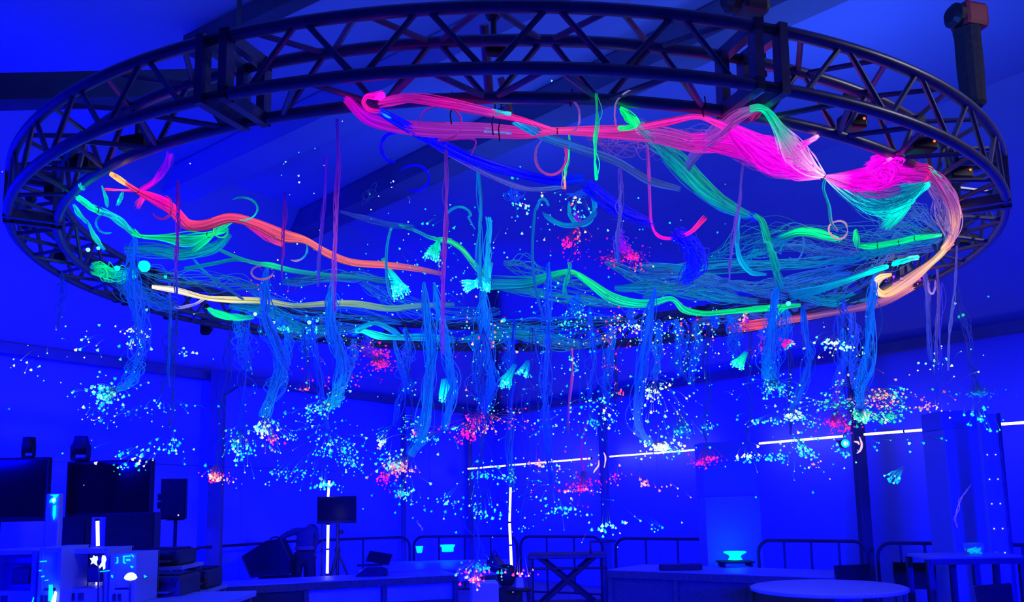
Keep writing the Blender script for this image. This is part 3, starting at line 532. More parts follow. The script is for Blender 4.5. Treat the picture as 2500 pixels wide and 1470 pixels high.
# teal bands far right and middle
BANDS = [([(1570, 722), (1680, 694), (1780, 684)], 'teal band meeting the green wave at far right'), ([(1560, 650), (1700, 655), (1850, 648), (2000, 640), (2090, 632)], 'long slate band across the right half'), ([(1850, 598), (1950, 606), (2070, 622)], 'slate band under the green spindle'), ([(1800, 640), (1880, 605), (1940, 568)], 'teal band rising to the green spindle'),
         ([(1900, 705), (1990, 690), (2080, 668)], 'teal band behind the cyan rods'), ([(1500, 705), (1620, 702), (1740, 722), (1850, 735)], 'dim teal band above the green wave'), ([(1560, 670), (1700, 675), (1800, 700), (1920, 726)], 'dim slate band crossing the teal arch'), ([(2060, 640), (2150, 612), (2230, 590), (2300, 580)], 'teal gauze behind the green segments'),
         ([(1780, 690), (1850, 700), (1950, 680), (2060, 650)], 'faint sky band behind the cyan arch'), ([(1210, 700), (1330, 720), (1450, 735), (1540, 745)], 'broad dim teal band under the green wave'), ([(1260, 820), (1340, 835), (1420, 840), (1500, 820)], 'broad teal skirt on the far rim'), ([(1120, 830), (1200, 820), (1290, 815), (1380, 825)], 'sky blue skirt on the far rim'),
         ([(690, 690), (780, 680), (870, 672), (950, 690)], 'sky band left of the cyan brush'), ([(560, 745), (650, 760), (740, 800), (840, 800)], 'tangled sky band on the far left rim'), ([(640, 790), (720, 815), (800, 812), (870, 800)], 'frayed sky band under the far left rim'), ([(1940, 720), (2020, 735), (2090, 725), (2160, 735)], 'dim teal band above the salmon bundle')]
for i, (pts, lab) in enumerate(BANDS):
    cable(lab, [(x, y, -.03) for x, y in pts], [7, 14, 12, 8], [(0, 85, 175), (0, 110, 165), (0, 105, 170), (0, 80, 180)] if i % 2 else [(10, 70, 170), (20, 85, 170), (20, 80, 175), (10, 60, 180)], 26, 1.1, .02)
# loops
loop('pink fibre ring hanging under the middle knot', 1345, 380, 38, 47, 4, [LAV, PNKD, (190, 60, 160), (130, 60, 160), (90, 70, 180)], 12, -2.0, 4.1)
loop('violet fibre ring under the pink bundle at left', 1075, 300, 52, 42, 3.5, [(110, 20, 160), (120, 30, 150), (150, 30, 150), (120, 20, 170)], 9, -3.3, 1.6, tail=[(1158, 340), (1150, 380)])
loop('lavender arc right of the middle tie', 1400, 285, 15, 35, 3, [(90, 40, 150), (120, 70, 160), (130, 70, 160)], 7, -1.6, 1.8)
loop('slim pink arc by the green blade', 1545, 280, 45, 60, 3, [(150, 60, 150), (110, 90, 160), (110, 90, 160)], 6, 2.6, 4.6)
loop('small peach ring in the right tangle', 2047, 562, 23, 22, 4, [(150, 120, 170), (190, 140, 150), (150, 130, 170)], 9)
loop('teal arc above the salmon bundle at left', 590, 510, 38, 28, 2.5, [TED, TEA, (0, 180, 160), (60, 190, 170)], 6, -2.2, 1.7)
loop('pink arc under the red bundle', 395, 505, 25, 30, 3, [PNK, PNKD, (130, 0, 150)], 6, -1.2, 2.6)
loop('blue arc beside the green stub', 262, 545, 28, 25, 3, [(0, 170, 220), (0, 120, 200), (0, 70, 200)], 6, 1.2, 4.5)
loop('dark blue ring left of the middle tangle', 1010, 435, 38, 32, 3.5, [(0, 0, 200), BLU, BLU, (0, 0, 210)], 8, -2.6, 2.0)
loop('deep blue hairpin under the pink bundle', 960, 360, 30, 35, 5, [(0, 0, 230), BLU, BLU], 12, 1.4, 5.0)
loop('teal arc joining the left loop', 965, 640, 22, 95, 4, [(0, 150, 170), (0, 110, 190), (0, 120, 190)], 10, -1.5, -4.4)
loop('teal hoop behind the purple strand', 1120, 525, 28, 20, 4, [(0, 100, 190), (0, 140, 190), (0, 110, 190)], 9, -3.1, .4, tail=[(1160, 560)])
loop('azure hook of fibres at the middle', 1420, 505, 32, 45, 6, [(0, 90, 190), (0, 120, 190), (0, 150, 190), (0, 120, 190)], 22, -1.1, 3.4)
loop('azure trough left of the middle hook', 1390, 470, 80, 82, 7, [(0, 90, 190), (10, 85, 185), (0, 130, 190), (0, 90, 180)], 22, .6, 2.5)
loop('azure arch left of the trough', 1325, 525, 18, 40, 5, [(0, 130, 190), (0, 110, 190), (0, 80, 190)], 12, -.6, -3.0, tail=[(1302, 600), (1306, 680), (1318, 740), (1330, 780)])
loop('green loop of fibres at the left fan', 540, 566, 17, 15, 3, [(0, 200, 120), (0, 230, 120), (0, 190, 130)], 7)
loop('peach ring under the small left knot', 640, 665, 26, 17, 2.5, [(190, 110, 130), (120, 90, 160), (90, 80, 180)], 6, .2, 4.6)
loop('teal ring above the far left rim', 720, 608, 30, 28, 2.5, [(0, 110, 190), (0, 130, 180), (160, 110, 170)], 5, -.4, 1.9)
loop('slate loop hanging right of the spindle', 1940, 595, 22, 40, 2.5, [(20, 80, 180), (30, 90, 180), (20, 90, 190)], 5, -.9, 2.2)
loop('lavender hairpin hanging at the right rim', 2275, 690, 9, 28, 3, [(110, 70, 170), (150, 120, 190), (100, 70, 180)], 8, -.2, 3.3)

# thin gauze of loose fibres strung across the right of the ring and along the far rim
GAUZE = [([(2315, 582), (2230, 560), (2140, 520), (2030, 445)], 'teal gauze running from the right rim to the pinched knot'), ([(2318, 588), (2200, 570), (2060, 575), (1930, 560)], 'teal gauze above the green segments'), ([(2310, 600), (2180, 620), (2060, 610), (1960, 640)], 'slate gauze between green segments and cyan rods'),
         ([(2290, 560), (2240, 520), (2200, 540), (2120, 600)], 'slate gauze below the cyan sail'), ([(2200, 560), (2150, 640), (2080, 700), (2010, 730)], 'slate gauze hanging behind the cyan rods'), ([(1990, 560), (1900, 560), (1800, 590), (1720, 640)], 'faint gauze left of the green spindle'), ([(1480, 640), (1600, 690), (1720, 690), (1800, 720)], 'faint gauze above the green wave'),
         ([(1230, 640), (1300, 660), (1380, 690), (1460, 700)], 'faint gauze right of the blooming brush'), ([(880, 690), (980, 740), (1100, 770), (1220, 760)], 'sky gauze behind the big brush'), ([(600, 700), (720, 760), (860, 770), (980, 790)], 'sky gauze under the white bundle'), ([(330, 660), (430, 680), (540, 690), (640, 700)], 'teal gauze above the white bundle'), ([(1150, 780), (1260, 800), (1390, 790), (1520, 780)], 'sky gauze on the far middle rim'),
         ([(1690, 790), (1800, 770), (1930, 760), (2060, 740)], 'slate gauze on the far right rim'), ([(1560, 330), (1640, 345), (1720, 330), (1800, 300)], 'violet gauze under the right joint'), ([(1430, 330), (1500, 350), (1580, 345), (1660, 370)], 'violet gauze beside the long green strand')]
for i, (pts, lab) in enumerate(GAUZE):
    vi = 'violet' in lab; sk = 'sky' in lab; sl = 'slate' in lab
    cc = [(80, 50, 165), (100, 55, 165), (90, 50, 165), (60, 50, 165)] if vi else [(0, 70, 200), (0, 95, 205), (0, 85, 205), (0, 65, 200)] if sk else [(35, 60, 165), (40, 80, 165), (35, 75, 165), (25, 55, 165)] if sl else [(10, 90, 155), (0, 105, 155), (0, 100, 155), (0, 75, 160)]
    cable(lab, [(x, y, -.10) for x, y in pts], [6, 26, 26, 8], cc, 20, .75, .03)

# ================================================================== HANGING SPRAYS WITH GLOWING TIPS
SPG = 'fibre sprays hanging from the ring'
def pick(cols, n):
    k = rng.integers(0, len(cols), n); return np.array([lin(cols[i]) for i in k])
CY = [(60, 235, 245), (150, 255, 250), (0, 225, 240), (90, 250, 235), (0, 190, 235)]
CW = [(210, 255, 245), (255, 255, 240), (150, 255, 250), (90, 240, 245)]
GR = [(0, 230, 150), (70, 255, 190), (0, 200, 160), (140, 255, 220)]
MG = [(255, 0, 190), (255, 20, 150), (255, 60, 170), (230, 0, 210)]
RD = [(255, 40, 90), (255, 150, 130), (255, 230, 190), (255, 60, 130)]
PE = [(255, 190, 150), (255, 140, 140), (255, 220, 190), (230, 110, 150)]
MX = CY + CW + [(255, 50, 120), (255, 110, 120)]
KB = [(0, 120, 225), (0, 150, 230), (0, 90, 220)]
def spray(label, top, via, clusters, wpx=(3, 5, 6), S=10, cols=(SKD, SKY, SKD), depth=None, rpx=1.15, links=.5, loose=.03, dim=.74, flare=1.0):
    """top: pixel on the ring plane; via: pixels of the hanging line; clusters: (cx, cy, sx, sy, n, palette, tip_px)"""
    d = depth if depth else min(8.6, on(top[0], top[1], ZC, 8.6).y)
    tp = at(top[0], top[1], d); pts = [tp] + [at(x, y, d + .04 * rng.normal()) for x, y in via]
    root = empty('fibre_spray', tp, 0, label, 'fibre optic spray', SPG); base = np.array(tp)
    N = 40; P = np.array([p - tp for p in pts]); wp = np.interp(np.linspace(0, 1, len(P)), np.linspace(0, 1, len(wpx)), wpx); wp[0] *= .3
    paths = [bundle_paths(P, [a * d / FPX for a in wp], S, N, .7, .35, loose)]; cc = lerp_cols(cols, N) * dim; cc[:, 2] = np.maximum(cc[:, 2] / dim, .85 if cols is not DK else .2)
    C = [cc[None] * np.clip(1 + .4 * rng.normal(size=S), .3, 1.8)[:, None, None]]; R = [np.full(S, rpx * d / FPX)]
    ends = paths[0][:, -1]; TP, TS, TC, TA = [], [], [], []
    LP, LC, LR = [], [], []
    for (cx, cy, sx, sy, n, pal, tpx) in clusters:
        ctr = np.array(at(cx, cy, d)) - base; m = d / FPX; n = int(n)
        core = rng.random(n) < .72; sc = np.where(core, .62, 1.75)[:, None]
        off = rng.normal(size=(n, 3)) * sc * np.array([[sx * m, max(sx, sy) * m * .8, sy * m]])
        pos = ctr + off; s = np.clip(tpx * 1.15 * (.55 + .45 * rng.random(n) ** 2 * 2), 1.4, 9) * .5 * m
        col = pick(pal, n) * np.where(core, 1.0, .8)[:, None]
        src = ends[rng.integers(0, len(ends), n)]; dv = src - pos; dl = np.linalg.norm(dv, axis=1, keepdims=True); src = pos + dv * np.minimum(1, rng.uniform(15, 60, (n, 1)) * m / (dl + 1e-6)); mid = src * .5 + pos * .5 + np.array([0, 0, .05]) * rng.random((n, 1)) + rng.normal(size=(n, 3)) * .012
        TP.append(pos); TS.append(s); TC.append(col)
        ax = pos - mid; ax[:, 2] -= .02; TA.append(ax)
        k = rng.random(n) < links
        if k.any():
            q = int(k.sum()); nn = 9; t = np.linspace(0, 1, nn)[None, :, None]; a, b, c = src[k][:, None], mid[k][:, None], pos[k][:, None]
            LP.append((1 - t) ** 2 * a + 2 * t * (1 - t) * b + t * t * c)
            g = np.array(lin((0, 25, 150)))[None, None] * (1 - t) + col[k][:, None] * .32 * t ** 3 ; LC.append(g * np.ones((q, nn, 1))); LR.append(np.full(q, .55 * m))
    fs_ = link('fibre_strands', strands_mesh('fibre_strands', np.concatenate(paths), np.concatenate(R), np.concatenate(C), M_FIBRE), root, kind='stuff')
    if LP: link('tip_fibres', strands_mesh('tip_fibres', np.concatenate(LP), np.concatenate(LR), np.concatenate(LC), M_FIBRE), fs_, kind='stuff')
    if TP: link('glowing_tips', tips_mesh('glowing_tips', np.concatenate(TP), np.concatenate(TS), np.concatenate(TC), np.concatenate(TA)), fs_, kind='stuff')
    return root
DK = ((0, 20, 130), (0, 20, 140), (0, 20, 140))
BLs = (SKD, SKY, (0, 100, 210))
def brush(label, pts, wpx, cols, n, tpx, depth, S=60):
    """a short flared brush of bright fibres with beads on the ends"""
    P = [at(x, y, depth) for x, y in pts]; base = P[0]; root = empty('fibre_brush', base, 0, label, 'fibre optic brush', 'bright flared fibre brushes')
    paths = bundle_paths(np.array([p - base for p in P]), [a * depth / FPX for a in wpx], S, 24, .3, .15); c = lerp_cols(cols, 24)
    ln = rng.random(S) * .35 + .65
    for i in range(S): paths[i] = catmull(paths[i][: max(6, int(24 * ln[i]))], 24)
    link('fibre_strands', strands_mesh('fibre_strands', paths, np.full(S, 1.15 * depth / FPX), c[None] * np.clip(1 + .25 * rng.normal(size=S), .5, 1.5)[:, None, None], M_FIBRE), root, kind='stuff')
    e = paths[:, -1]; ax = paths[:, -1] - paths[:, -3]
    link('glowing_tips', tips_mesh('glowing_tips', e, np.full(S, tpx * .5 * depth / FPX) * (.7 + .6 * rng.random(S)), pick(CY, S), ax), root, kind='stuff'); return root
brush('big cyan brush flaring left of the middle strands', [(935, 632), (950, 662), (968, 695), (982, 728)], [6, 7, 16, 30], [(0, 140, 130), (0, 170, 180), (0, 230, 240), (0, 255, 250)], 60, 5, 6.1, 110)
brush('cyan brush blooming at the foot of the middle strands', [(1192, 640), (1188, 668), (1180, 690), (1172, 706)], [10, 12, 18, 26], [(0, 110, 200), (0, 170, 220), (0, 245, 245), (0, 255, 255)], 60, 5, 6.05, 90)
brush('cyan brush pointing down left beside the blooming one', [(1185, 678), (1165, 690), (1145, 698), (1128, 705)], [5, 8, 14, 20], [(0, 170, 220), (0, 240, 240), (0, 255, 255), (60, 255, 255)], 60, 5, 6.1, 60)
brush('spiky cyan brush under the middle of the ring', [(1085, 925), (1088, 945), (1092, 960), (1100, 975)], [6, 12, 20, 30], [(0, 100, 200), (0, 190, 225), (0, 245, 240), (0, 255, 240)], 40, 5, 6.4, 60)
brush('drooping cyan brush right of the spiky one', [(1258, 890), (1245, 915), (1235, 935), (1232, 950)], [6, 10, 18, 26], [(0, 80, 200), (0, 150, 220), (0, 225, 235), (0, 235, 235)], 30, 5, 6.6, 34)
brush('green tipped brush under the right hanging arches', [(1822, 860), (1812, 875), (1803, 888), (1796, 900)], [5, 9, 15, 22], [(0, 100, 190), (0, 190, 170), (0, 240, 170), (40, 250, 190)], 40, 5, 6.6, 60)
brush('magenta streak brush below the salmon bundle', [(1900, 828), (1912, 834), (1925, 842), (1930, 848)], [4, 8, 13, 16], [(120, 0, 200), (230, 0, 190), (255, 0, 180), (255, 60, 170)], 30, 4, 7.2, 36)
brush('green loose brush hanging over the left arm', [(1070, 590), (1065, 605), (1055, 622), (1050, 640)], [4, 10, 18, 26], [(0, 200, 150), (0, 215, 180), (0, 220, 190), (40, 240, 220)], 30, 5, 5.4, 46)
brush('small cyan drop brush low at the right', [(2205, 1140), (2195, 1152), (2182, 1166), (2172, 1178)], [3, 12, 24, 32], [(0, 30, 170), (0, 60, 190), (0, 150, 210), (0, 220, 220)], 12, 8, 5.0, 11)
brush('cyan splayed brush beside the middle post', [(1290, 880), (1284, 896), (1280, 908), (1276, 920)], [4, 10, 18, 26], [(0, 60, 190), (0, 110, 200), (0, 180, 215), (0, 220, 220)], 20, 6, 6.8, 22)
# --- thin single strands
for (x0, y0, x1, y1, col, wpx, lab) in ((1088, 330, 1082, 865, [(20, 15, 150), (110, 40, 170), (120, 40, 170), (70, 40, 180)], 4, 'long purple strand hanging left of the middle'), (822, 290, 816, 760, [(10, 5, 150), (70, 10, 160), (130, 50, 160), (70, 40, 180)], 4, 'long violet strand hanging over the salmon bundle'), (796, 380, 778, 700, [(40, 0, 190), (60, 20, 180), (40, 50, 190)], 3, 'faint violet strand left of the long violet one'),
                                       (694, 470, 690, 680, [(10, 0, 170), (110, 0, 150), (50, 30, 190)], 2.5, 'faint purple strand over the salmon bundle'), (432, 440, 430, 720, [(60, 0, 160), (90, 10, 180), (0, 40, 190)], 3, 'pink flecked strand at the left fan'), (1814, 380, 1780, 690, [(30, 35, 150), (80, 50, 180), (50, 60, 190)], 3, 'lavender strand crossing the teal band'), (1515, 410, 1510, 640, [(60, 40, 180), (60, 60, 180), (20, 60, 200)], 4, 'slate strand under the pink scrap'),
                                       (1168, 400, 1175, 700, [(0, 90, 190), (0, 110, 190), (0, 130, 200)], 5, 'sky strand left of the blooming brush'), (1190, 530, 1190, 690, [(0, 150, 220), (0, 140, 215), (0, 170, 230)], 7, 'bright sky strand cluster over the blooming brush'), (1390, 640, 1380, 720, [(0, 120, 180), (0, 150, 150), (0, 110, 170)], 5, 'teal strand rising behind the green wave'), (413, 690, 415, 945, [(0, 70, 190), (0, 50, 190), (0, 40, 200)], 2, 'thin blue thread hanging at lower left'),
                                       (2336, 600, 2315, 905, [(60, 50, 180), (60, 70, 190), (60, 60, 200)], 2, 'outermost thin thread hanging at the right rim'), (2288, 655, 2290, 890, [(80, 60, 180), (70, 60, 190), (40, 50, 200)], 3, 'lavender thread inside the right rim'), (2258, 665, 2275, 880, [(70, 60, 180), (40, 50, 190), (20, 40, 200)], 6, 'twisted slate strand hanging at the right rim'), (1396, 850, 1388, 1060, [(200, 60, 120), (110, 50, 180), (40, 30, 210)], 3, 'pink to violet strand hanging right of the middle'),
                                       (1455, 228, 1456, 440, [(20, 130, 90), (0, 160, 120), (0, 220, 140), (0, 255, 160)], 4, 'long green strand hanging from the near ring'), (1390, 330, 1380, 462, [(0, 180, 150), (0, 200, 140), (0, 230, 170), (255, 90, 120)], 4, 'shorter green strand ending in a red tip'), (2345, 1290, 2372, 1185, [(20, 10, 200), (90, 70, 220), (50, 30, 210)], .4, 'pale curved thread low at the right'), (1030, 1298, 1020, 1270, [(30, 20, 220), (90, 90, 240), (40, 30, 230)], .4, 'pale short thread above the small bucket')):
    d = on(x0, min(y0, 830), ZC, 8).y if y0 < 900 else 5.5; pts = [at(x0 + (x1 - x0) * f + 3 * math.sin(6 * f), y0 + (y1 - y0) * f, d) for f in np.linspace(0, 1, 7)]
    if y0 == 1290: pts = [at(x, y, d) for x, y in ((2372, 1182), (2352, 1208), (2340, 1235), (2333, 1265), (2337, 1290))]
    root = empty('fibre_strand', pts[0], 0, lab, 'fibre optic strand', 'single fibre strands hanging from the ring'); S = int(3 + wpx * 2)
    pa = bundle_paths(np.array([p - pts[0] for p in pts]), [px2m(wpx, p) for p in pts], S, 40, .8, .4, .006); c = lerp_cols(col, 40)
    link('fibre_strands', strands_mesh('fibre_strands', pa, np.full(S, 1.1 * d / FPX), c[None] * np.clip(1 + .3 * rng.normal(size=S), .4, 1.6)[:, None, None], M_FIBRE), root, kind='stuff')
cable('magenta hook hanging right of the middle', [(1580, 345), (1584, 420), (1586, 490), (1590, 545), (1606, 576), (1640, 583), (1685, 568), (1722, 532)], [4, 4, 4, 4, 4, 3, 4, 7], [(110, 30, 160), (140, 40, 160), (150, 30, 160), (200, 0, 190), (255, 0, 170), (225, 20, 190), (230, 20, 170), (255, 30, 110)], 14)
# --- sprays: left
spray('cyan tipped spray with dense round cluster at far left', (330, 575), [(322, 700), (345, 850), (318, 925), (285, 955)], [(255, 968, 30, 22, 110, CY, 7), (200, 985, 60, 50, 20, CW, 4)], (4, 5, 8), 22, ((0, 90, 190), (0, 60, 190), (0, 120, 210)))
spray('spray of large cyan beads under the lower left rim', (325, 690), [(342, 760), (340, 800)], [(325, 815, 24, 20, 34, CW, 8), (345, 842, 14, 10, 12, CY, 9), (215, 850, 24, 50, 9, CW, 7)], (6, 8, 8), 16, ((0, 70, 180), (0, 50, 190), (0, 40, 200)))
spray('loose scatter of pale tips at the far left', (150, 665), [(150, 720), (140, 800)], [(70, 900, 45, 45, 16, CW, 4), (160, 850, 60, 50, 12, CW, 4)], (3, 4, 4), 5, DK, links=.15)
spray('sparse cyan spray between the left clusters', (415, 745), [(412, 850), (395, 960)], [(395, 1000, 45, 25, 26, CY, 5), (270, 1020, 50, 20, 16, CW, 4), (300, 1005, 45, 10, 20, KB, 4), (455, 860, 20, 12, 8, CW, 6)], (3, 3, 4), 5, DK, links=.3)
spray('cyan spray low at left above the second screen', (430, 752), [(425, 900), (415, 1050)], [(415, 1095, 22, 20, 32, CY, 6), (310, 1108, 40, 8, 20, CY, 6), (345, 1118, 30, 14, 14, CW, 7), (305, 1140, 14, 8, 16, GR, 6)], (3, 3, 4), 4, DK, links=.25)
spray('hot red and white cluster low beside the left column', (560, 790), [(548, 950), (530, 1130)], [(524, 1166, 15, 10, 44, RD, 7), (545, 1175, 28, 10, 14, RD, 4)], (2, 2, 3), 3, DK, links=.4)
spray('thick sky spray ending in a white blue cluster', (652, 655), [(650, 780), (690, 880), (665, 960), (645, 1020)], [(640, 1050, 20, 16, 60, CW, 7), (655, 1035, 26, 24, 36, CY, 4), (668, 1076, 16, 9, 30, MG + PE, 5), (705, 1068, 20, 10, 18, CY, 4)], (10, 8, 12), 40, ((0, 90, 190), (0, 65, 190), (0, 120, 210)))
spray('round cyan cluster left of the monitor', (610, 765), [(600, 900), (590, 1050)], [(583, 1105, 18, 20, 74, CY, 6), (560, 1070, 30, 30, 16, CY, 4)], (5, 4, 4), 8, ((0, 60, 190), (0, 30, 170), (0, 25, 160)))
spray('sky spray with broad glowing skirt of tips', (812, 690), [(808, 780), (838, 900), (822, 965), (805, 990)], [(785, 995, 32, 16, 84, CY, 5), (800, 985, 16, 12, 40, KB, 4), (760, 1010, 30, 12, 20, CY, 4)], (12, 10, 14), 46, ((0, 100, 195), (0, 70, 190), (0, 170, 225)))
spray('wide cyan swarm above the small monitor', (760, 775), [(775, 900), (800, 1050)], [(815, 1095, 45, 28, 120, CY, 5), (855, 1135, 24, 12, 40, CY, 5), (700, 1155, 48, 12, 50, CY, 5), (795, 1185, 22, 8, 40, CY, 5), (745, 1040, 40, 20, 26, KB + CY, 4)], (5, 5, 6), 10, ((0, 60, 190), (0, 35, 180), (0, 40, 180)), links=.35)
spray('magenta furry clump under the far rim', (905, 815), [(895, 840), (920, 870)], [(928, 890, 18, 9, 120, MG, 4), (935, 865, 20, 9, 44, MG, 5), (890, 848, 26, 10, 22, RD, 4)], (6, 10, 10), 14, ((0, 70, 170), (30, 20, 170), (120, 0, 150)))
spray('few pink sparks beside the sky spray', (745, 800), [(750, 900)], [(750, 950, 6, 4, 8, RD, 6), (765, 935, 30, 20, 10, MG, 4), (870, 930, 30, 25, 10, MG, 4)], (2, 2, 2), 3, DK)
for i, (x0, y0, x1, y1, lab) in enumerate(((575, 780, 607, 905, 'frayed blue strands right of the left column'), (700, 800, 690, 960, 'frayed blue strands behind the sky spray'), (745, 800, 750, 870, 'short frayed blue strands under the far left rim'), (860, 830, 850, 930, 'frayed blue strands left of the magenta clump'), (990, 800, 1000, 960, 'blue strands right of the magenta clump'), (1150, 820, 1180, 1000, 'blue strands above the magenta swarm'),
                                           (1230, 810, 1250, 930, 'blue strands above the drooping brush'), (1490, 800, 1480, 985, 'blue strands over the white scatter'), (1650, 780, 1665, 915, 'blue strands right of the white cluster spray'), (1700, 790, 1690, 940, 'outer blue strands right of the white cluster spray'), (1780, 770, 1800, 870, 'blue strands over the green brush'), (2055, 800, 2050, 1000, 'blue strands left of the peach spray'), (1920, 740, 1890, 945, 'blue strands over the right cyan spray'))):
    spray(lab, (x0, y0), [((x0 * 2 + x1) / 3 + 6, (y0 * 2 + y1) / 3), ((x0 + 2 * x1) / 3 - 5, (y0 + 2 * y1) / 3), (x1, y1)], [(x1, y1 - 10, 14, 26, 10, CY, 4)], (10, 9, 5), 20, (SKY, SKD, (0, 40, 200)), rpx=1.0, loose=.04)
# --- sprays: middle
spray('white hot and pink cluster at the foot of the middle left strands', (1035, 690), [(1045, 800), (1050, 920), (1035, 1050), (1000, 1110)], [(960, 1140, 20, 10, 60, CW + PE, 7), (935, 1168, 12, 12, 40, MG, 5), (985, 1150, 24, 10, 34, PE, 6), (940, 1120, 30, 14, 20, CY, 6)], (9, 9, 10), 36, ((0, 110, 185), (0, 85, 190), (0, 110, 205)))
spray('cyan scatter at the foot of the second middle strands', (1060, 690), [(1085, 820), (1105, 930), (1085, 1050)], [(1030, 1072, 40, 10, 44, CY, 5), (1015, 1058, 14, 6, 12, RD, 5), (1000, 1035, 35, 15, 30, CY, 4), (1110, 1045, 14, 10, 16, CY, 5)], (9, 8, 8), 34, ((0, 110, 185), (0, 85, 190), (0, 80, 205)))
spray('white square cluster left of the middle strands', (960, 825), [(985, 930), (960, 1040)], [(931, 1083, 6, 6, 14, CW, 8), (930, 1060, 20, 20, 12, CY, 4)], (4, 4, 4), 10, ((0, 90, 190), (0, 50, 190), (0, 30, 170)))
spray('magenta swarm in the middle', (1180, 700), [(1185, 820), (1200, 940), (1180, 1010)], [(1160, 1030, 30, 14, 90, MG, 4), (1140, 1065, 20, 12, 60, MG, 5), (1185, 1052, 22, 8, 26, PE, 5), (1260, 1025, 40, 25, 34, RD, 4), (1200, 1000, 50, 20, 30, CY, 4)], (14, 13, 8), 50, ((0, 110, 195), (0, 70, 195), (0, 40, 200)))
spray('cyan cluster low left of the middle post', (985, 830), [(1005, 950), (995, 1150)], [(985, 1205, 18, 8, 40, CY, 6), (1010, 1225, 40, 14, 18, CY, 4), (970, 1190, 20, 20, 14, KB, 4)], (3, 3, 3), 4, DK, links=.3)
spray('cyan cluster just under the middle light tube', (1190, 800), [(1190, 950), (1175, 1120)], [(1170, 1158, 16, 10, 34, CY, 7), (1215, 1165, 34, 10, 24, CY, 5), (1160, 1240, 40, 22, 50, CY, 5), (1190, 1262, 20, 10, 14, CY, 6), (1085, 1225, 16, 12, 18, CY, 6)], (3, 3, 3), 5, DK, links=.25)
spray('blue frayed column down the middle post', (1255, 780), [(1250, 930), (1245, 1080), (1250, 1190)], [(1250, 1165, 9, 26, 40, KB + CY, 4), (1330, 1160, 60, 30, 30, CY, 4)], (6, 4, 7), 12, ((0, 50, 180), (0, 30, 180), (0, 80, 210)))
spray('cyan scatter low right of the middle post', (1340, 640), [(1335, 800), (1330, 1000), (1345, 1180)], [(1350, 1245, 40, 28, 30, CY, 5), (1375, 1245, 20, 8, 18, CY, 6), (1285, 1290, 22, 10, 8, CY, 4), (1300, 1200, 50, 40, 20, CW, 4)], (6, 5, 3), 16, ((0, 80, 190), (0, 60, 190), (0, 30, 180)), links=.2)
spray('magenta burst low by the slim column', (1420, 820), [(1425, 1000), (1425, 1150)], [(1425, 1190, 14, 14, 70, MG, 4), (1405, 1197, 24, 5, 34, RD, 5), (1462, 1182, 12, 8, 12, MG, 4)], (3, 3, 4), 5, ((0, 40, 180), (0, 20, 160), (140, 0, 150)))
spray('pale green cluster lowest of all by the cart', (1475, 820), [(1478, 1000), (1478, 1200)], [(1480, 1290, 22, 12, 24, CW + GR, 8), (1595, 1290, 30, 12, 9, CY, 5), (1540, 1275, 50, 20, 8, CW, 5)], (2, 2, 2), 3, DK, links=.2)
spray('pink sparks beside the slim column', (1500, 830), [(1505, 1000)], [(1503, 1168, 12, 10, 20, PE + MG, 5), (1515, 960, 6, 10, 10, RD, 6), (1490, 900, 25, 14, 26, RD, 4), (1575, 1183, 12, 5, 16, PE, 6), (1640, 1190, 40, 8, 8, PE, 6)], (3, 3, 2), 4, DK, links=.3)
spray('white blazing cluster at the end of the light tube', (1600, 700), [(1580, 820), (1560, 950), (1556, 1040), (1590, 1085)], [(1618, 1095, 16, 8, 110, [(255, 255, 245), (220, 255, 250)], 7), (1640, 1100, 26, 14, 50, CY, 5), (1585, 1085, 14, 8, 14, CW, 6)], (8, 8, 8), 30, ((0, 80, 185), (0, 65, 190), (60, 120, 215)))
spray('white scatter right of the blazing cluster strands', (1610, 780), [(1605, 850), (1600, 930)], [(1600, 960, 36, 20, 60, CW, 6), (1560, 1010, 22, 26, 30, CW + GR, 6), (1660, 1050, 40, 20, 34, CY, 5), (1640, 1010, 40, 30, 26, CW, 4)], (8, 8, 4), 18, (SKD, SKY, SKD))
spray('cyan and white scatter left of the blazing cluster', (1440, 750), [(1450, 860), (1440, 980)], [(1450, 985, 40, 20, 40, CY, 5), (1450, 1040, 40, 24, 46, CY, 5), (1340, 1040, 50, 30, 30, CY, 4), (1480, 1020, 20, 20, 16, CW, 6), (1320, 960, 60, 40, 24, CY, 4)], (6, 6, 4), 12, (SKD, SKD, DK[0]), links=.3)
spray('warm white beads beside the light tube bracket', (1310, 830), [(1315, 1000)], [(1315, 1132, 18, 10, 18, PE, 6), (1345, 1145, 24, 10, 12, CW, 5)], (2, 2, 2), 3, DK, links=.2)
spray('magenta sparks right of the middle hook', (1405, 520), [(1408, 545)], [(1385, 595, 12, 10, 34, MG, 6), (1420, 575, 22, 14, 18, RD, 5), (1400, 610, 30, 30, 16, MG, 4)], (3, 4, 4), 8, ((60, 40, 180), (120, 20, 170), (170, 0, 160)), depth=5.0)
spray('dense magenta tuft right of the middle', (1515, 560), [(1520, 600), (1540, 620)], [(1550, 628, 16, 8, 110, MG, 4), (1500, 635, 30, 12, 60, MG, 4), (1560, 655, 22, 10, 14, RD, 4)], (4, 6, 8), 14, ((60, 40, 180), (140, 0, 170), (220, 0, 190)), depth=5.4)
spray('mixed sparks inside the azure hook', (1415, 470), [(1416, 480)], [(1412, 492, 14, 8, 12, RD + CW, 6), (1420, 520, 30, 26, 16, CY, 5), (1340, 470, 60, 20, 8, CW, 4)], (3, 3, 3), 4, ((0, 80, 190), (0, 80, 190), (0, 80, 190)), depth=4.6)
spray('cyan beads left of the azure arch', (1255, 470), [(1258, 480)], [(1262, 505, 10, 26, 16, CY, 6), (1275, 500, 24, 12, 10, CW, 6), (1060, 530, 60, 40, 14, CY, 5)], (2, 2, 2), 4, (SKD, SKD, SKD), depth=4.8, links=.3)
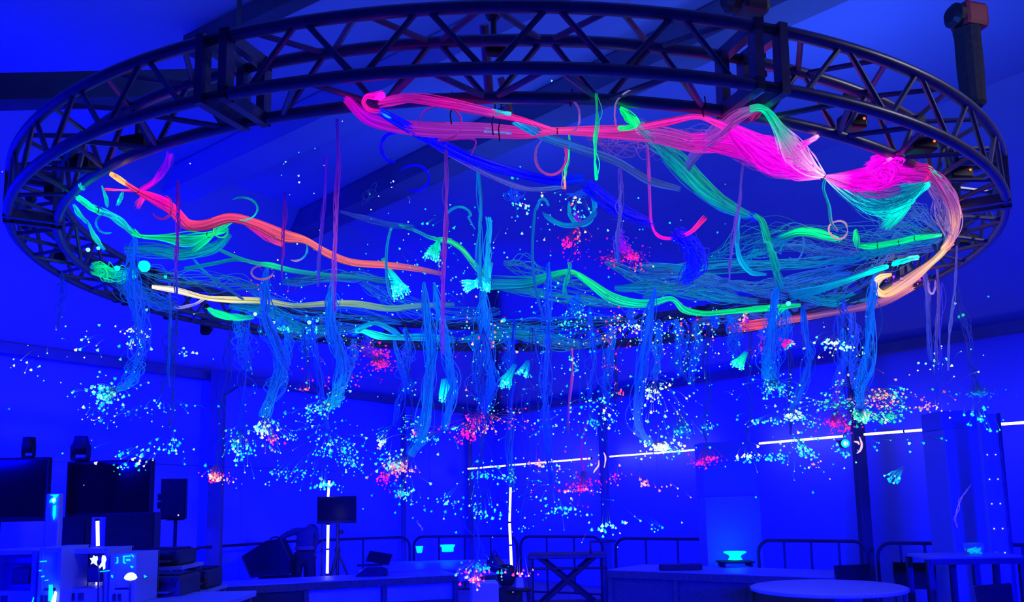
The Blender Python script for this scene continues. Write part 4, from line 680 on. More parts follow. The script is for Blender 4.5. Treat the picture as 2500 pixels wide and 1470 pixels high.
spray('mixed red and white sparks under the green wave', (1540, 755), [(1545, 790)], [(1560, 800, 70, 40, 110, CW + CY, 4), (1500, 810, 50, 40, 60, RD, 4), (1545, 790, 26, 18, 30, CW, 6), (1640, 820, 40, 40, 30, MX, 4)], (10, 10, 10), 16, (SKD, SKD, SKD), links=.25)
spray('cyan beads sprinkled on the teal skirt', (1405, 725), [(1405, 760)], [(1410, 760, 26, 24, 50, CY, 4), (1385, 800, 50, 30, 50, CY, 5), (1400, 890, 20, 30, 34, CY, 5), (1330, 720, 60, 40, 24, CY, 5)], (6, 8, 10), 18, ((0, 90, 180), (0, 80, 180), (0, 80, 190)), links=.35)
spray('red and cyan sparks over the middle strands', (1180, 760), [(1185, 800)], [(1190, 830, 30, 24, 40, RD, 5), (1160, 800, 80, 60, 70, CY, 4), (1120, 690, 80, 50, 30, CY, 4), (1200, 900, 60, 40, 40, CY, 4)], (8, 10, 10), 16, (SKY, SKY, SKD), links=.25)
spray('cyan and red beads over the far left rim', (690, 780), [(690, 800)], [(690, 805, 24, 8, 22, GR + CY, 7), (760, 800, 20, 10, 18, CY, 5), (640, 690, 60, 40, 26, RD, 4), (700, 720, 90, 60, 50, CY, 4), (820, 810, 70, 50, 44, CY, 4), (900, 700, 70, 50, 30, CY, 4)], (8, 10, 10), 16, (SKY, SKY, SKD), links=.25)
spray('pale sparks across the dark middle of the ring', (900, 470), [(900, 480)], [(850, 500, 160, 90, 24, CW, 3.5), (1350, 560, 120, 90, 34, CY, 4), (1050, 620, 80, 60, 40, CY, 4), (720, 420, 40, 60, 7, CW, 4)], (2, 2, 2), 3, DK, depth=5.2, links=.05)
# --- sprays: right
spray('deep sky spray with a round skirt left of the peach cluster', (1895, 700), [(1885, 800), (1872, 880), (1880, 930)], [(1882, 950, 28, 12, 80, CY, 5), (1880, 940, 20, 12, 40, KB, 4), (1915, 965, 30, 10, 20, CY, 4)], (9, 9, 14), 46, ((0, 100, 185), (0, 70, 190), (0, 120, 210)))
spray('cyan clump at the foot of the bent right strands', (1960, 745), [(1968, 830), (1978, 880), (1950, 960), (1935, 1005)], [(1938, 1018, 16, 8, 50, CW, 6), (1880, 1030, 34, 6, 40, CY, 5), (1975, 1035, 24, 12, 30, CY, 4)], (6, 6, 10), 26, ((0, 70, 190), (0, 60, 190), (0, 80, 190)))
spray('largest green and white cluster at the right', (2135, 670), [(2125, 760), (2118, 880), (2100, 960), (2098, 1000)], [(2104, 1015, 16, 12, 90, GR + CW, 7), (2150, 1020, 40, 12, 80, GR, 6), (2030, 985, 44, 12, 70, GR, 5), (2190, 1000, 24, 14, 26, GR, 5)], (7, 8, 10), 30, ((0, 95, 170), (0, 100, 185), (0, 100, 190)))
spray('peach tipped spray above the green cluster', (2080, 745), [(2085, 850), (2090, 950)], [(2155, 972, 30, 16, 80, PE, 5), (2110, 985, 30, 10, 34, PE, 5), (2190, 960, 22, 16, 30, CY, 5), (2060, 940, 30, 14, 14, CY, 4)], (9, 8, 9), 30, ((40, 70, 180), (0, 60, 185), (20, 60, 190)))
spray('dense magenta clump under the largest cluster', (2045, 770), [(2050, 900), (2045, 1000)], [(2036, 1034, 15, 7, 110, MG, 4), (2062, 1042, 16, 8, 40, MG, 4)], (3, 3, 4), 6, ((0, 50, 180), (0, 30, 170), (120, 0, 150)))
spray('cyan beads high among the right strands', (2060, 730), [(2055, 800)], [(2030, 840, 26, 10, 34, CW, 6), (2062, 850, 20, 10, 20, CW, 7), (2110, 860, 30, 14, 10, CY, 6)], (5, 5, 5), 12, ((40, 60, 180), (20, 60, 190), (10, 50, 190)))
spray('pink and white scatter along the right light tube', (2300, 690), [(2295, 850), (2290, 960)], [(2270, 995, 34, 9, 34, PE, 5), (2150, 990, 60, 16, 12, PE, 4), (2290, 880, 45, 34, 24, CW, 5), (2350, 775, 3, 2, 3, GR, 9)], (2, 2, 2), 4, ((60, 50, 180), (20, 30, 190), (0, 20, 170)), links=.15)
spray('cyan drops at the far right under the tent beam', (2330, 690), [(2360, 850), (2380, 960)], [(2390, 1010, 34, 20, 14, CY, 6), (2425, 1050, 14, 8, 7, GR, 7), (2395, 1025, 10, 8, 8, CY, 7)], (2, 2, 2), 3, DK, links=.7)
spray('hazy blue puff at the far right', (2340, 700), [(2370, 850), (2385, 935)], [(2388, 962, 18, 6, 110, KB, 3)], (2, 2, 4), 5, DK, links=.4)
spray('hazy blue puff right of the blazing cluster', (1690, 790), [(1670, 930)], [(1660, 1055, 16, 5, 80, KB, 3), (1730, 1045, 14, 14, 18, CY, 4)], (2, 2, 3), 4, DK, links=.3)
spray('pink furry caterpillar of tips over the white pillar', (1730, 790), [(1725, 950), (1725, 1080)], [(1708, 1132, 12, 5, 60, MG, 4), (1735, 1122, 12, 5, 50, MG, 4)], (2, 2, 3), 4, DK, links=.3)
spray('white clump on the white pillar', (1830, 800), [(1830, 950), (1828, 1080)], [(1826, 1116, 11, 6, 34, CW, 6), (1850, 1120, 30, 12, 20, CY, 4)], (2, 2, 3), 4, DK, links=.3)
spray('cyan scatter right of the white pillar', (1920, 800), [(1930, 950), (1930, 1060)], [(1955, 1085, 22, 16, 44, CY, 5), (1895, 1120, 26, 8, 34, CY, 5), (1970, 1105, 30, 12, 26, CY, 6), (2000, 1140, 20, 14, 10, PE, 5), (1960, 1150, 50, 20, 12, CY, 5)], (3, 3, 3), 5, DK, links=.25)
spray('cyan beads around the lamp disc', (2070, 790), [(2070, 950), (2065, 1060)], [(2040, 1085, 16, 20, 12, CY, 5), (2062, 1115, 10, 8, 9, CY, 8), (2130, 1090, 50, 30, 12, CY, 5), (2240, 1080, 50, 30, 7, CY, 6)], (2, 2, 2), 3, DK, links=.2)
spray('pink sparks on the salmon bundle', (1820, 775), [(1822, 785)], [(1818, 776, 4, 6, 10, PE, 9), (1790, 797, 4, 3, 4, MG, 7), (1825, 792, 30, 14, 12, RD, 5), (1860, 850, 8, 8, 10, MG, 5), (1960, 830, 60, 60, 12, RD, 4)], (3, 3, 3), 5, (PNKD, PNKD, PNKD), links=.1)
spray('violet sparks on the peach tube', (2220, 675), [(2222, 682)], [(2222, 686, 22, 10, 22, [(215, 0, 230), (180, 0, 240), (255, 90, 240)], 5), (2140, 620, 90, 60, 14, CY, 4)], (2, 2, 2), 3, (LAV, LAV, LAV), links=.1)
spray('cyan and red speckle over the right strands', (1740, 760), [(1745, 800)], [(1700, 830, 50, 50, 50, CY + CW, 4), (1680, 900, 40, 40, 30, CY, 4), (1720, 790, 60, 40, 22, RD, 4), (1700, 590, 70, 60, 14, CY, 4)], (9, 9, 8), 18, (SKD, SKD, SKD), links=.25)
spray('magenta flecks under the salmon rim', (1860, 805), [(1862, 830)], [(1864, 852, 4, 8, 14, MG, 4), (1830, 870, 26, 12, 12, RD, 4)], (4, 4, 3), 6, (SKD, SKD, (120, 0, 150)))
spray('glowing flower of red and teal tips above the white plinth', (1180, 800), [(1175, 1000), (1168, 1250), (1165, 1370)], [(1168, 1388, 20, 9, 44, [(0, 110, 170), (0, 180, 190), (0, 220, 200)], 5), (1158, 1415, 13, 7, 40, RD, 7), (1135, 1402, 14, 10, 16, RD + GR, 5), (1180, 1422, 20, 6, 10, RD, 5)], (2, 2, 4), 5, DK, depth=5.2, links=.6)
spray('red sparks in front of the seated person', (1300, 800), [(1290, 1000), (1270, 1300)], [(1258, 1404, 22, 4, 9, RD, 7), (1275, 1405, 20, 8, 10, RD, 5), (1220, 1398, 10, 6, 4, GR, 6)], (2, 2, 2), 3, DK, depth=5.2, links=.3)

# ================================================================== BACKGROUND OBJECTS OF THE HALL
def rect(x0, y0, x1, y1, d):
    a, b = at(x0, (y0 + y1) / 2, d), at(x1, (y0 + y1) / 2, d); c, e = at((x0 + x1) / 2, y0, d), at((x0 + x1) / 2, y1, d)
    return Vector(((a.x + b.x) / 2, d, (c.z + e.z) / 2)), abs(b.x - a.x), abs(c.z - e.z)
def scale_at(d): return d / FPX
# --- LED light tubes
def led_tube(p, q, label, n=3, r=.012):
    p, q = Vector(p), Vector(q); root = empty('light_tube', p, 0, label, 'light tube', 'white LED light tubes'); v = q - p
    for i in range(n):
        a, b = v * (i / n + .006), v * ((i + 1) / n - .006); MB().tube([a, b], r, 8).obj('glowing_tube', M_LED, root)
        MB().tube([a - v.normalized() * .012, a + v.normalized() * .006], r * 1.25, 8).obj('end_cap', M_DKGREY, root)
    MB().tube([b - v.normalized() * .006, b + v.normalized() * .02], r * 1.25, 8).obj('end_cap', M_DKGREY, root)
    return root
def rwall(px, inset=.35):                                           # depth of the right wall line at a pixel column
    return 1 / (.0488 + 3.62e-5 * (px - 1140)) - inset
led_tube(at(1140, 1145, 17.9), at(1445, 1119, rwall(1445)), 'white light tube on the right wall left of the slim column', 3, .016)
led_tube(at(1487, 1115, rwall(1487)), at(1718, 1097, rwall(1718)), 'white light tube between the slim column and white pillar', 2, .014)
led_tube(at(1852, 1083, rwall(1852)), at(2062, 1065, rwall(2062)), 'white light tube right of the white pillar', 2, .016)
led_tube(at(2108, 1061, rwall(2108, .6)), at(2316, 1045, rwall(2316, .6)), 'white light tube right of the dark column', 2, .016)
led_tube(at(2438, 1036, rwall(2438, .6)), at(2560, 1028, rwall(2560, .6)), 'white light tube leaving the frame at the right edge', 1, .016)
led_tube(at(238, 1270, 7.0), at(239, 1335, 7.0), 'short upright white light tube in front of the left screens', 1, .014)
led_tube(at(238, 1412, 5.9), at(239, 1500, 5.9), 'upright white light tube at the left bottom edge', 1, .012)
led_tube(at(804, 1172, 11.8), at(801, 1214, 11.8), 'short white tube standing above the small monitor', 1, .016)
led_tube(at(801, 1280, 11.6), at(799, 1402, 11.6), 'upright white tube below the small monitor', 2, .018)
led_tube(at(1247, 1172, 10.6), at(1244, 1275, 10.6), 'upright white tube in the middle, upper length', 1, .014)
led_tube(at(1244, 1276, 10.6), at(1249, 1388, 10.5), 'upright white tube in the middle, lower length', 2, .016)
MB().tube([at(110, 1127, 10.6), at(380, 1133, 11.6), at(520, 1139, 12.4), at(820, 1150, 14)], .006, 6).obj('wall_cable', M_STEEL, label='thin pale cable strung along the left wall', cat='cable')
# curled glowing brackets at the two wall columns
for (pts, d, lab) in ((((1462, 1124), (1461, 1137), (1453, 1148), (1449, 1155)), 13.6, 'warm curled lamp hook left of the slim column'), (((1474, 1105), (1478, 1115), (1478, 1130), (1475, 1142)), 13.6, 'pale lamp hook on the slim column'), (((2098, 1066), (2104, 1085), (2100, 1100), (2092, 1107)), 10.8, 'warm curled lamp hook on the dark right column'), (((2085, 1078), (2094, 1080), (2098, 1086)), 10.8, 'thin warm lamp hook beside the dark right column')):
    P = [at(x, y, d) for x, y in pts]; MB().tube([Vector(c) for c in catmull(np.array([p[:] for p in P]), 14)], [.006 + .008 * math.sin(PI * k / 13) for k in range(14)], 7).obj('lamp_hook', M_PEACH, smooth=True, label=lab, cat='lamp', group='curled lamp hooks')
p = at(2063, 1083, 10.4); r = empty('spot_lamp', p, 0, 'round cyan spot lamp by the dark right column', 'lamp'); RXm = Matrix.Rotation(PI / 2, 3, 'X')
MB().lathe((0, .02, 0), [(.056, -.03), (.058, .02), (.05, .03)], 20, RXm).obj('housing', M_BLACK, r, True); MB().lathe((0, -.008, 0), [(.001, -.004), (.052, 0), (.052, .004), (.001, .012)], 20, RXm).obj('lens', M_CYANGLOW, r, True); MB().lathe((0, -.02, 0), [(.001, -.003), (.027, 0), (.02, .004), (.001, .008)], 16, RXm).obj('bulb', M_WHITEGLOW, r, True)
MB().tube([(0, .03, 0), (0, .25, .05)], .012, 8).obj('arm', M_DKGREY, r)

# --- left: screens, moving heads, subwoofer, loudspeaker
def big_screen(x0, y0, x1, y1, d, yaw, label, stand_px, foot=0.0):
    c, W, H = rect(x0, y0, x1, y1, d); r = empty('display_screen', (c.x, c.y, 0), yaw, label, 'screen', 'large dark screens at the left')
    cs = MB().box((0, 0, c.z), (W, .07, H), bev=.012).obj('casing', M_BLACK, r); MB().box((0, -.038, c.z + .01), (W - .05, .006, H - .07)).obj('panel', M_SCREEN, cs)
    MB().box((stand_px * scale_at(d), .05, (c.z - H / 2) / 2), (.16, .08, c.z - H / 2 + .2), bev=.01).obj('stand', M_BLACK, r); MB().box((stand_px * scale_at(d), 0, .02), (.5, .3, .04), bev=.01).obj('base_plate', M_BLACK, r)
    for s in (-1, 1): MB().box((s * W * .3, .055, c.z), (.05, .05, H * .8)).obj('bracket', M_DKGREY, r)
    return r
big_screen(-60, 1118, 121, 1274, 8.6, .0, 'large black screen at the left edge', -55)
big_screen(158, 1124, 380, 1262, 9.2, -.12, 'large black screen with faint reflections, right of the edge screen', -85)
def moving_head(px, y0, y1, wpx, d, label, flare):
    top, bot = at(px, y0, d), at(px, y1, d); H = top.z - bot.z; R = wpx * scale_at(d) / 2; r = empty('moving_head_lamp', bot, 0, label, 'stage lamp', 'stage lamps standing on the screens')
    MB().box((0, 0, H * .06), (R * 1.5, R * 1.4, H * .12), bev=.01).obj('base', M_BLACK, r)
    for s in (-1, 1): MB().box((s * R * .82, 0, H * .38), (R * .2, R * .9, H * .55), bev=.008).obj('yoke_arm', M_BLACK, r)
    MB().lathe((0, 0, H * .25), [(R * .45, 0), (R * .8, H * .12), (R * .95, H * .3), (R * (.92 if flare else .7), H * .62), (R * (.88 if flare else .66), H * .75)], 16).obj('lamp_head', M_BLACK, r, True)
    MB().lathe((0, 0, H * 1.0), [(R * .6, -.004), (R * .6, .004)], 16).obj('lens', M_SCREEN, r); return r
moving_head(69, 1068, 1119, 32, 8.6, 'black stage lamp standing on the edge screen', True)
moving_head(196, 1066, 1125, 46, 9.2, 'wider black stage lamp standing on the second screen', False)
def speaker_box(x0, y0, x1, y1, d, yaw, label, name='loudspeaker', grille=True):
    c, W, H = rect(x0, y0, x1, y1, d); r = empty(name, (c.x, c.y, c.z - H / 2), yaw, label, 'loudspeaker')
    MB().prism([(-W / 2, 0, 0), (W / 2, 0, 0), (W * .36, W * .75, 0), (-W * .36, W * .75, 0)], (0, 0, H)).obj('cabinet', M_BLACK, r)
    if grille: MB().box((0, -.012, H / 2), (W * .94, .02, H * .95), bev=.008).obj('grille', M_BLACKCLOTH, r)
    return r, c, W, H
r, c, W, H = speaker_box(393, 1169, 452, 1268, 10.6, .08, 'black loudspeaker on a pole right of the screens')
MB().lathe((.13 * W * 2, -.028, H * .1), [(.008, -.004), (.009, 0), (.005, .004)], 10, RXm).obj('power_light', M_WHITEGLOW, r)
for k in range(2): MB().box((-W * .62, .06, H * (.35 + .2 * k)), (.03, .05, .08), bev=.006).obj('side_handle', M_BLACK, r)
sp = empty('speaker_stand', (c.x, c.y + .1, 0), 0, 'black pole stand carrying the loudspeaker at left', 'stand'); zb = c.z - H / 2
MB().tube([(0, 0, .1), (0, 0, zb - .012)], .022, 10).obj('pole', M_BLACK, sp); MB().box((0, 0, zb - .008), (.16, .16, .012)).obj('top_plate', M_BLACK, sp)
for a in (.5, 2.6, 4.7): MB().tube([(0, 0, .55), (.42 * math.cos(a), .42 * math.sin(a), .01)], .014, 8).obj('leg', M_BLACK, sp)
r, c, W, H = speaker_box(258, 1252, 376, 1352, 8.4, .05, 'squat black subwoofer box under the second screen', 'subwoofer_box')
st = empty('subwoofer_plinth', (c.x, c.y + .2, 0), 0, 'dark trolley plinth under the subwoofer box', 'plinth'); zb = c.z - H / 2
MB().box((0, .0, zb - .04), (W * 1.05, .5, .06), bev=.01).obj('top_board', M_DKGREY, st)
for sx in (-1, 1):
    for sy in (-1, 1): MB().box((sx * W * .45, sy * .2, (zb - .07) / 2), (.05, .05, zb - .07)).obj('leg', M_DKGREY, st)
r, c, W, H = speaker_box(152, 1262, 210, 1342, 8.4, .0, 'dark narrow loudspeaker column left of the light tube', 'loudspeaker_column')
st = empty('column_plinth', (c.x, c.y + .1, 0), 0, 'dark pedestal under the narrow loudspeaker column', 'plinth'); zb = c.z - H / 2; MB().box((0, .05, (zb - .004) / 2 + .02), (W * .8, .25, zb - .045), bev=.01).obj('body', M_DKGREY, st); MB().box((0, .05, .015), (W * 1.2, .4, .03), bev=.008).obj('foot', M_DKGREY, st)
# stand alone shiny post at the left, its cyan glare painted on as emissive flat marks
p0 = at(134, 1205, 6.4); r = empty('acrylic_post', (p0.x, 6.4, 0), 0, 'pale acrylic post with cyan glare painted on at left', 'post'); k = scale_at(6.4)
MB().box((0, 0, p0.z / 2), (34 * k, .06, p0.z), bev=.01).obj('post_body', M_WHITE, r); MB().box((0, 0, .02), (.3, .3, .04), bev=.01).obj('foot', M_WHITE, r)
def flat_mark(parent, base, pts, d, mt, name='glow_or_glare_mark'):
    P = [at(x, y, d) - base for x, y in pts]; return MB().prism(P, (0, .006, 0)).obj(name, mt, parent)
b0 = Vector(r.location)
for pts in (((121, 1208), (143, 1207), (136, 1216), (136, 1226), (130, 1231), (127, 1226), (120, 1228), (122, 1220), (131, 1213)), ((129, 1235), (136, 1233), (135, 1258), (131, 1270), (128, 1258))): flat_mark(r, b0, pts, 6.355, M_CYANGLOW)
flat_mark(r, b0, ((126, 1220), (133, 1216), (134, 1222), (129, 1227)), 6.345, M_WHITEGLOW)
# work benches with machines in the left foreground
def bench(x0, x1, ytop, d, dep, label, legs=True):
    a, b = at(x0, ytop, d), at(x1, ytop, d); z = a.z; r = empty('work_bench', ((a.x + b.x) / 2, d + dep / 2, 0), 0, label, 'bench'); W = b.x - a.x
    MB().box((0, 0, z - .02), (W, dep, .04), bev=.006).obj('bench_top', M_WHITE, r)
    for sx in (-1, 1):
        for sy in (-1, 1): MB().box((sx * (W / 2 - .05), sy * (dep / 2 - .05), (z - .04) / 2), (.05, .05, z - .04)).obj('leg', M_STEEL, r)
    MB().box((0, dep / 2 - .02, z - .25), (W - .1, .02, .4)).obj('modesty_panel', M_WHITE, r); return r, z
B1, z1 = bench(-120, 520, 1492, 5.4, .9, 'white work bench along the left bottom edge')
def machine(x0, y0, x1, d, label, name, dark=False, window=True, ztop=None):
    a, b = at(x0, y0, d), at(x1, y0, d); W = b.x - a.x; H = a.z - z1; r = empty(name, ((a.x + b.x) / 2, d + .2, z1), 0, label, 'machine', 'machines on the left bench'); m = M_DKGREY if dark else M_WHITE; t = .03
    MB().box((0, .17, H / 2), (W, .02, H)).obj('rear_panel', m, r)
    for s in (-1, 1): MB().box((s * (W / 2 - t / 2), 0, H / 2), (t, .36, H), bev=.004).obj('side_panel', m, r)
    MB().box((0, 0, H - t / 2), (W - 2 * t, .36, t), bev=.004).obj('top_panel', m, r); MB().box((0, 0, H * .14), (W - 2 * t, .36, H * .28), bev=.004).obj('base_unit', m, r)
    if window:
        MB().box((W * .02, .02, H * .52), (W * .34, .2, H * .3), bev=.01).obj('carriage', M_DKGREY, r); MB().tube([(-W / 2 + t, .02, H * .72), (W / 2 - t, .02, H * .72)], .008, 8).obj('rail', M_STEEL, r)
    else: MB().box((0, -.02, H * .63), (W - 2 * t, .3, H * .62), bev=.004).obj('front_panel', m, r)
    for k in range(2): MB().box((-W * .28 + k * W * .2, -.182, H * .14), (W * .13, .006, H * .14)).obj('button_plate', M_DKGREY, r)
    return r, W, H
m1, W, H = machine(-40, 1345, 86, 5.5, 'white open machine with a dark carriage at the left corner', 'desktop_machine')
m2, W, H = machine(92, 1338, 148, 5.45, 'slim white machine tower with cyan status marks', 'machine_tower', window=False)
b2 = Vector(m2.location)
for pts, mm in ((((97, 1370), (113, 1369), (113, 1372), (97, 1373)), M_CYANGLOW), (((95, 1392), (101, 1392), (100, 1395), (95, 1395)), M_CYANGLOW), (((100, 1407), (107, 1405), (108, 1409), (101, 1410)), M_CYANGLOW), (((108, 1417), (117, 1415), (117, 1418), (109, 1419)), M_CYANGLOW), (((119, 1428), (128, 1428), (127, 1468), (118, 1468)), M_CYANGLOW), (((122, 1474), (134, 1443), (138, 1446), (135, 1474)), M_WHITEGLOW), (((76, 1474), (81, 1458), (82, 1460), (79, 1474)), M_CYANGLOW)): flat_mark(m2, b2, pts, 5.44, mm)
m3, W, H = machine(154, 1342, 262, 5.6, 'white open machine behind the upright light tube', 'desktop_machine')
m4, W, H = machine(266, 1352, 330, 5.55, 'white boxy machine with cyan display marks', 'control_box', window=False)
b3 = Vector(m4.location)
for pts in (((283, 1360), (288, 1361), (288, 1375), (283, 1377), (281, 1375), (285, 1373), (285, 1363)), ((300, 1357), (318, 1356), (318, 1359), (303, 1360), (303, 1373), (308, 1375), (304, 1377), (300, 1374)), ((307, 1365), (317, 1365), (318, 1369), (308, 1370)), ((320, 1353), (326, 1357), (326, 1361), (322, 1359)), ((319, 1381), (326, 1384), (322, 1388), (318, 1384)), ((271, 1404), (275, 1405), (275, 1411), (271, 1409)), ((351, 1404), (359, 1408), (352, 1411))): flat_mark(m4, b3, pts, 5.535, M_CYANGLOW)
sb = empty('glare_figures', at(236, 1385, 5.2), 0, 'glare painted as white star and forked pieces in front of the open machine', 'glare'); s0 = Vector(sb.location)  # bench glare built as flat emissive pieces, rods added to carry them
flat_mark(sb, s0, ((219, 1363), (226, 1362), (228, 1356), (231, 1359), (237, 1358), (238, 1366), (235, 1372), (237, 1382), (228, 1375), (221, 1378), (224, 1371)), 5.2, M_WHITEGLOW, 'star_glare')
flat_mark(sb, s0, ((250, 1356), (256, 1357), (259, 1366), (256, 1374), (256, 1388), (252, 1391), (250, 1381), (243, 1388), (241, 1384), (248, 1373), (248, 1363)), 5.2, M_WHITEGLOW, 'forked_glare')
flat_mark(sb, s0, ((243, 1395), (267, 1392), (266, 1395), (244, 1397)), 5.2, M_CYANGLOW, 'strip_glare'); MB().tube([at(240, 1380, 5.21) - s0, at(240, 1495, 5.21) - s0], .006, 6).obj('added_support_rod', M_STEEL, sb); MB().tube([at(253, 1390, 5.21) - s0, at(253, 1495, 5.21) - s0], .006, 6).obj('added_support_rod', M_STEEL, sb)
p = at(319, 1408, 5.3); r = empty('dome_lamp', p, 0, 'white glowing half dome lamp on the left bench', 'lamp'); k = scale_at(5.3)
MB().lathe((0, 0, 0), [(4 * k, -9 * k), (11 * k, -7 * k), (15 * k, -3 * k), (14 * k, 0), (11 * k, 5 * k), (6 * k, 9 * k), (1 * k, 10 * k)], 18).obj('dome', M_WHITEGLOW, r, True); MB().tube([(0, 0, -9 * k), (0, 0, z1 - p.z)], .008, 8).obj('stem', M_STEEL, r); MB().lathe((0, 0, z1 - p.z), [(.05, 0), (.05, .012), (.02, .02)], 16).obj('base', M_STEEL, r)
def printer(x0, y0, x1, y1, d, label, stack=True):
    c, W, H = rect(x0, y0, x1, y1, d); r = empty('printer', (c.x, d + .2, c.z - H / 2), 0, label, 'printer', 'dark printers at the left')
    MB().box((0, 0, H * .5), (W, .4, H), bev=.02).obj('body', M_DKGREY, r); MB().box((0, -.205, H * .62), (W * .78, .02, H * .22)).obj('paper_slot', M_BLACK, r); MB().box((0, -.24, H * .32), (W * .7, .1, .012)).obj('paper_tray', M_STEEL, r); MB().box((W * .36, -.206, H * .85), (W * .16, .012, H * .14)).obj('control_panel', M_BLACK, r); MB().box((0, 0, H + .006), (W * .8, .3, .012), bev=.004).obj('lid', M_BLACK, r); return r, c.z - H / 2
_, za = printer(336, 1344, 436, 1383, 6.9, 'dark printer on the upper shelf at left'); _, zb_ = printer(330, 1408, 440, 1462, 6.0, 'wide dark printer at the left bottom edge'); _, zc = printer(445, 1392, 505, 1440, 7.3, 'smaller grey printer right of the wide one')
def shelf_table(x0, x1, z, d, dep, label):
    a, b = at(x0, 1400, d), at(x1, 1400, d); r = empty('side_table', ((a.x + b.x) / 2, d + dep / 2, 0), 0, label, 'table'); W = b.x - a.x; MB().box((0, 0, z - .015), (W, dep, .03), bev=.005).obj('table_top', M_WHITE, r)
    for sx in (-1, 1):
        for sy in (-1, 1): MB().box((sx * (W / 2 - .03), sy * (dep / 2 - .03), (z - .03) / 2), (.04, .04, z - .03)).obj('leg', M_STEEL, r)
shelf_table(326, 444, za, 6.88, .48, 'white side table under the upper dark printer'); shelf_table(322, 446, zb_, 5.98 + .35, .3, 'white side table under the wide dark printer'); shelf_table(440, 512, zc, 7.28, .46, 'white side table under the smaller grey printer')

# --- railings (crowd barriers)
def barrier(pts, label, z=1.1, low=.25, posts=None):
    """pts: [(px, depth)...] the plan line of one hoop barrier"""
    P = [at(px, 1320, d) for px, d in pts]; a, b = Vector((P[0].x, P[0].y, 0)), Vector((P[-1].x, P[-1].y, 0)); r = empty('crowd_barrier', a, 0, label, 'barrier', 'dark hoop railings'); v = b - a; t = v.normalized(); L = v.length; R = .16
    path = [Vector((0, 0, 0)), Vector((0, 0, z - R))] + [t * (R - R * math.cos(x)) + Vector((0, 0, z - R + R * math.sin(x))) for x in (.4, .8, 1.2, PI / 2)] + [t * (L - R + R * math.sin(x)) + Vector((0, 0, z - R + R * math.cos(x))) for x in (0, .4, .8, 1.2)] + [t * L + Vector((0, 0, z - R)), t * L]
    MB().tube(path, .021, 8).obj('hoop', M_DKGREY, r, True); MB().tube([Vector((0, 0, low)), t * L + Vector((0, 0, low))], .016, 8).obj('lower_rail', M_DKGREY, r)
    n = posts or max(2, int(L / 1.2))
    for i in range(1, n): MB().tube([t * (L * i / n) + Vector((0, 0, low)), t * (L * i / n) + Vector((0, 0, z))], .014, 6).obj('upright', M_DKGREY, r)
    return r
barrier([(250, 11.0), (456, 11.6)], 'hoop railing behind the left printers', posts=2)
barrier([(467, 12.2), (745, 14.0)], 'hoop railing behind the bending person', posts=1)
barrier([(768, 14.0), (1000, 14.6)], 'hoop railing behind the small monitor')
barrier([(1010, 14.6), (1262, 14.2)], 'hoop railing behind the buckets', posts=4)
barrier([(1270, 13.9), (1470, 13.2)], 'hoop railing behind the scissor cart', posts=3)
barrier([(1502, 12.6), (1735, 11.8)], 'hoop railing left of the white pillar', posts=3)
barrier([(1850, 11.3), (2118, 10.5)], 'hoop railing between white pillar and dark column', posts=4)
barrier([(2140, 10.2), (2380, 9.6)], 'hoop railing right of the dark column', posts=4)
barrier([(2395, 9.5), (2600, 9.0)], 'hoop railing at the right edge', posts=2)

# --- counters with white tops and grey fronts
def counter(pl, pr, dep, z, bays, label, dark_bays=(), recess=()):
    a, b = at(pl[0], 1400, pl[1]), at(pr[0], 1400, pr[1]); a, b = Vector((a.x, a.y, 0)), Vector((b.x, b.y, 0)); v = b - a; L = v.length; rz = math.atan2(v.y, v.x); r = empty('counter', a, rz, label, 'counter', 'long counters with grey fronts')
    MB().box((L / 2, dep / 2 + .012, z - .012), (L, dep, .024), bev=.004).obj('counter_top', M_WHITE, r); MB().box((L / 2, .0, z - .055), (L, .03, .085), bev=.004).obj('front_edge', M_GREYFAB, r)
    for i in range(bays):
        x0, x1 = L * i / bays, L * (i + 1) / bays; w = x1 - x0 - .06; c = (x0 + x1) / 2
        if i in dark_bays: MB().box((c, .03, (z - .1) / 2), (w + .02, .02, z - .1)).obj('front_panel', M_DKFAB, r)
        elif i in recess: MB().box((c, .08, z - .20), (w, .02, .20)).obj('upper_panel', M_WHITE, r); MB().box((c, .03, (z - .3) / 2), (w, .02, z - .3)).obj('front_panel', M_GREYFAB, r)
        else: MB().box((c, .04, (z - .1) / 2), (w, .02, z - .1)).obj('front_panel', M_GREYFAB, r)
    for i in range(bays + 1): MB().box((min(max(L * i / bays, .03), L - .03), .02, (z - .1) / 2), (.055, .06, z - .1), bev=.004).obj('upright', M_GREYFAB, r)
    MB().box((L / 2, dep - .02, (z - .03) / 2), (L - .1, .02, z - .03)).obj('rear_panel', M_WHITE, r)
    return r
counter((545, 9.9), (1118, 10.9), .7, .78, 3, 'long grey fronted counter left of the middle', dark_bays=(0,), recess=(1, 2))
counter((1484, 10.9), (2032, 9.3), .9, .80, 3, 'long grey fronted counter right of the middle')
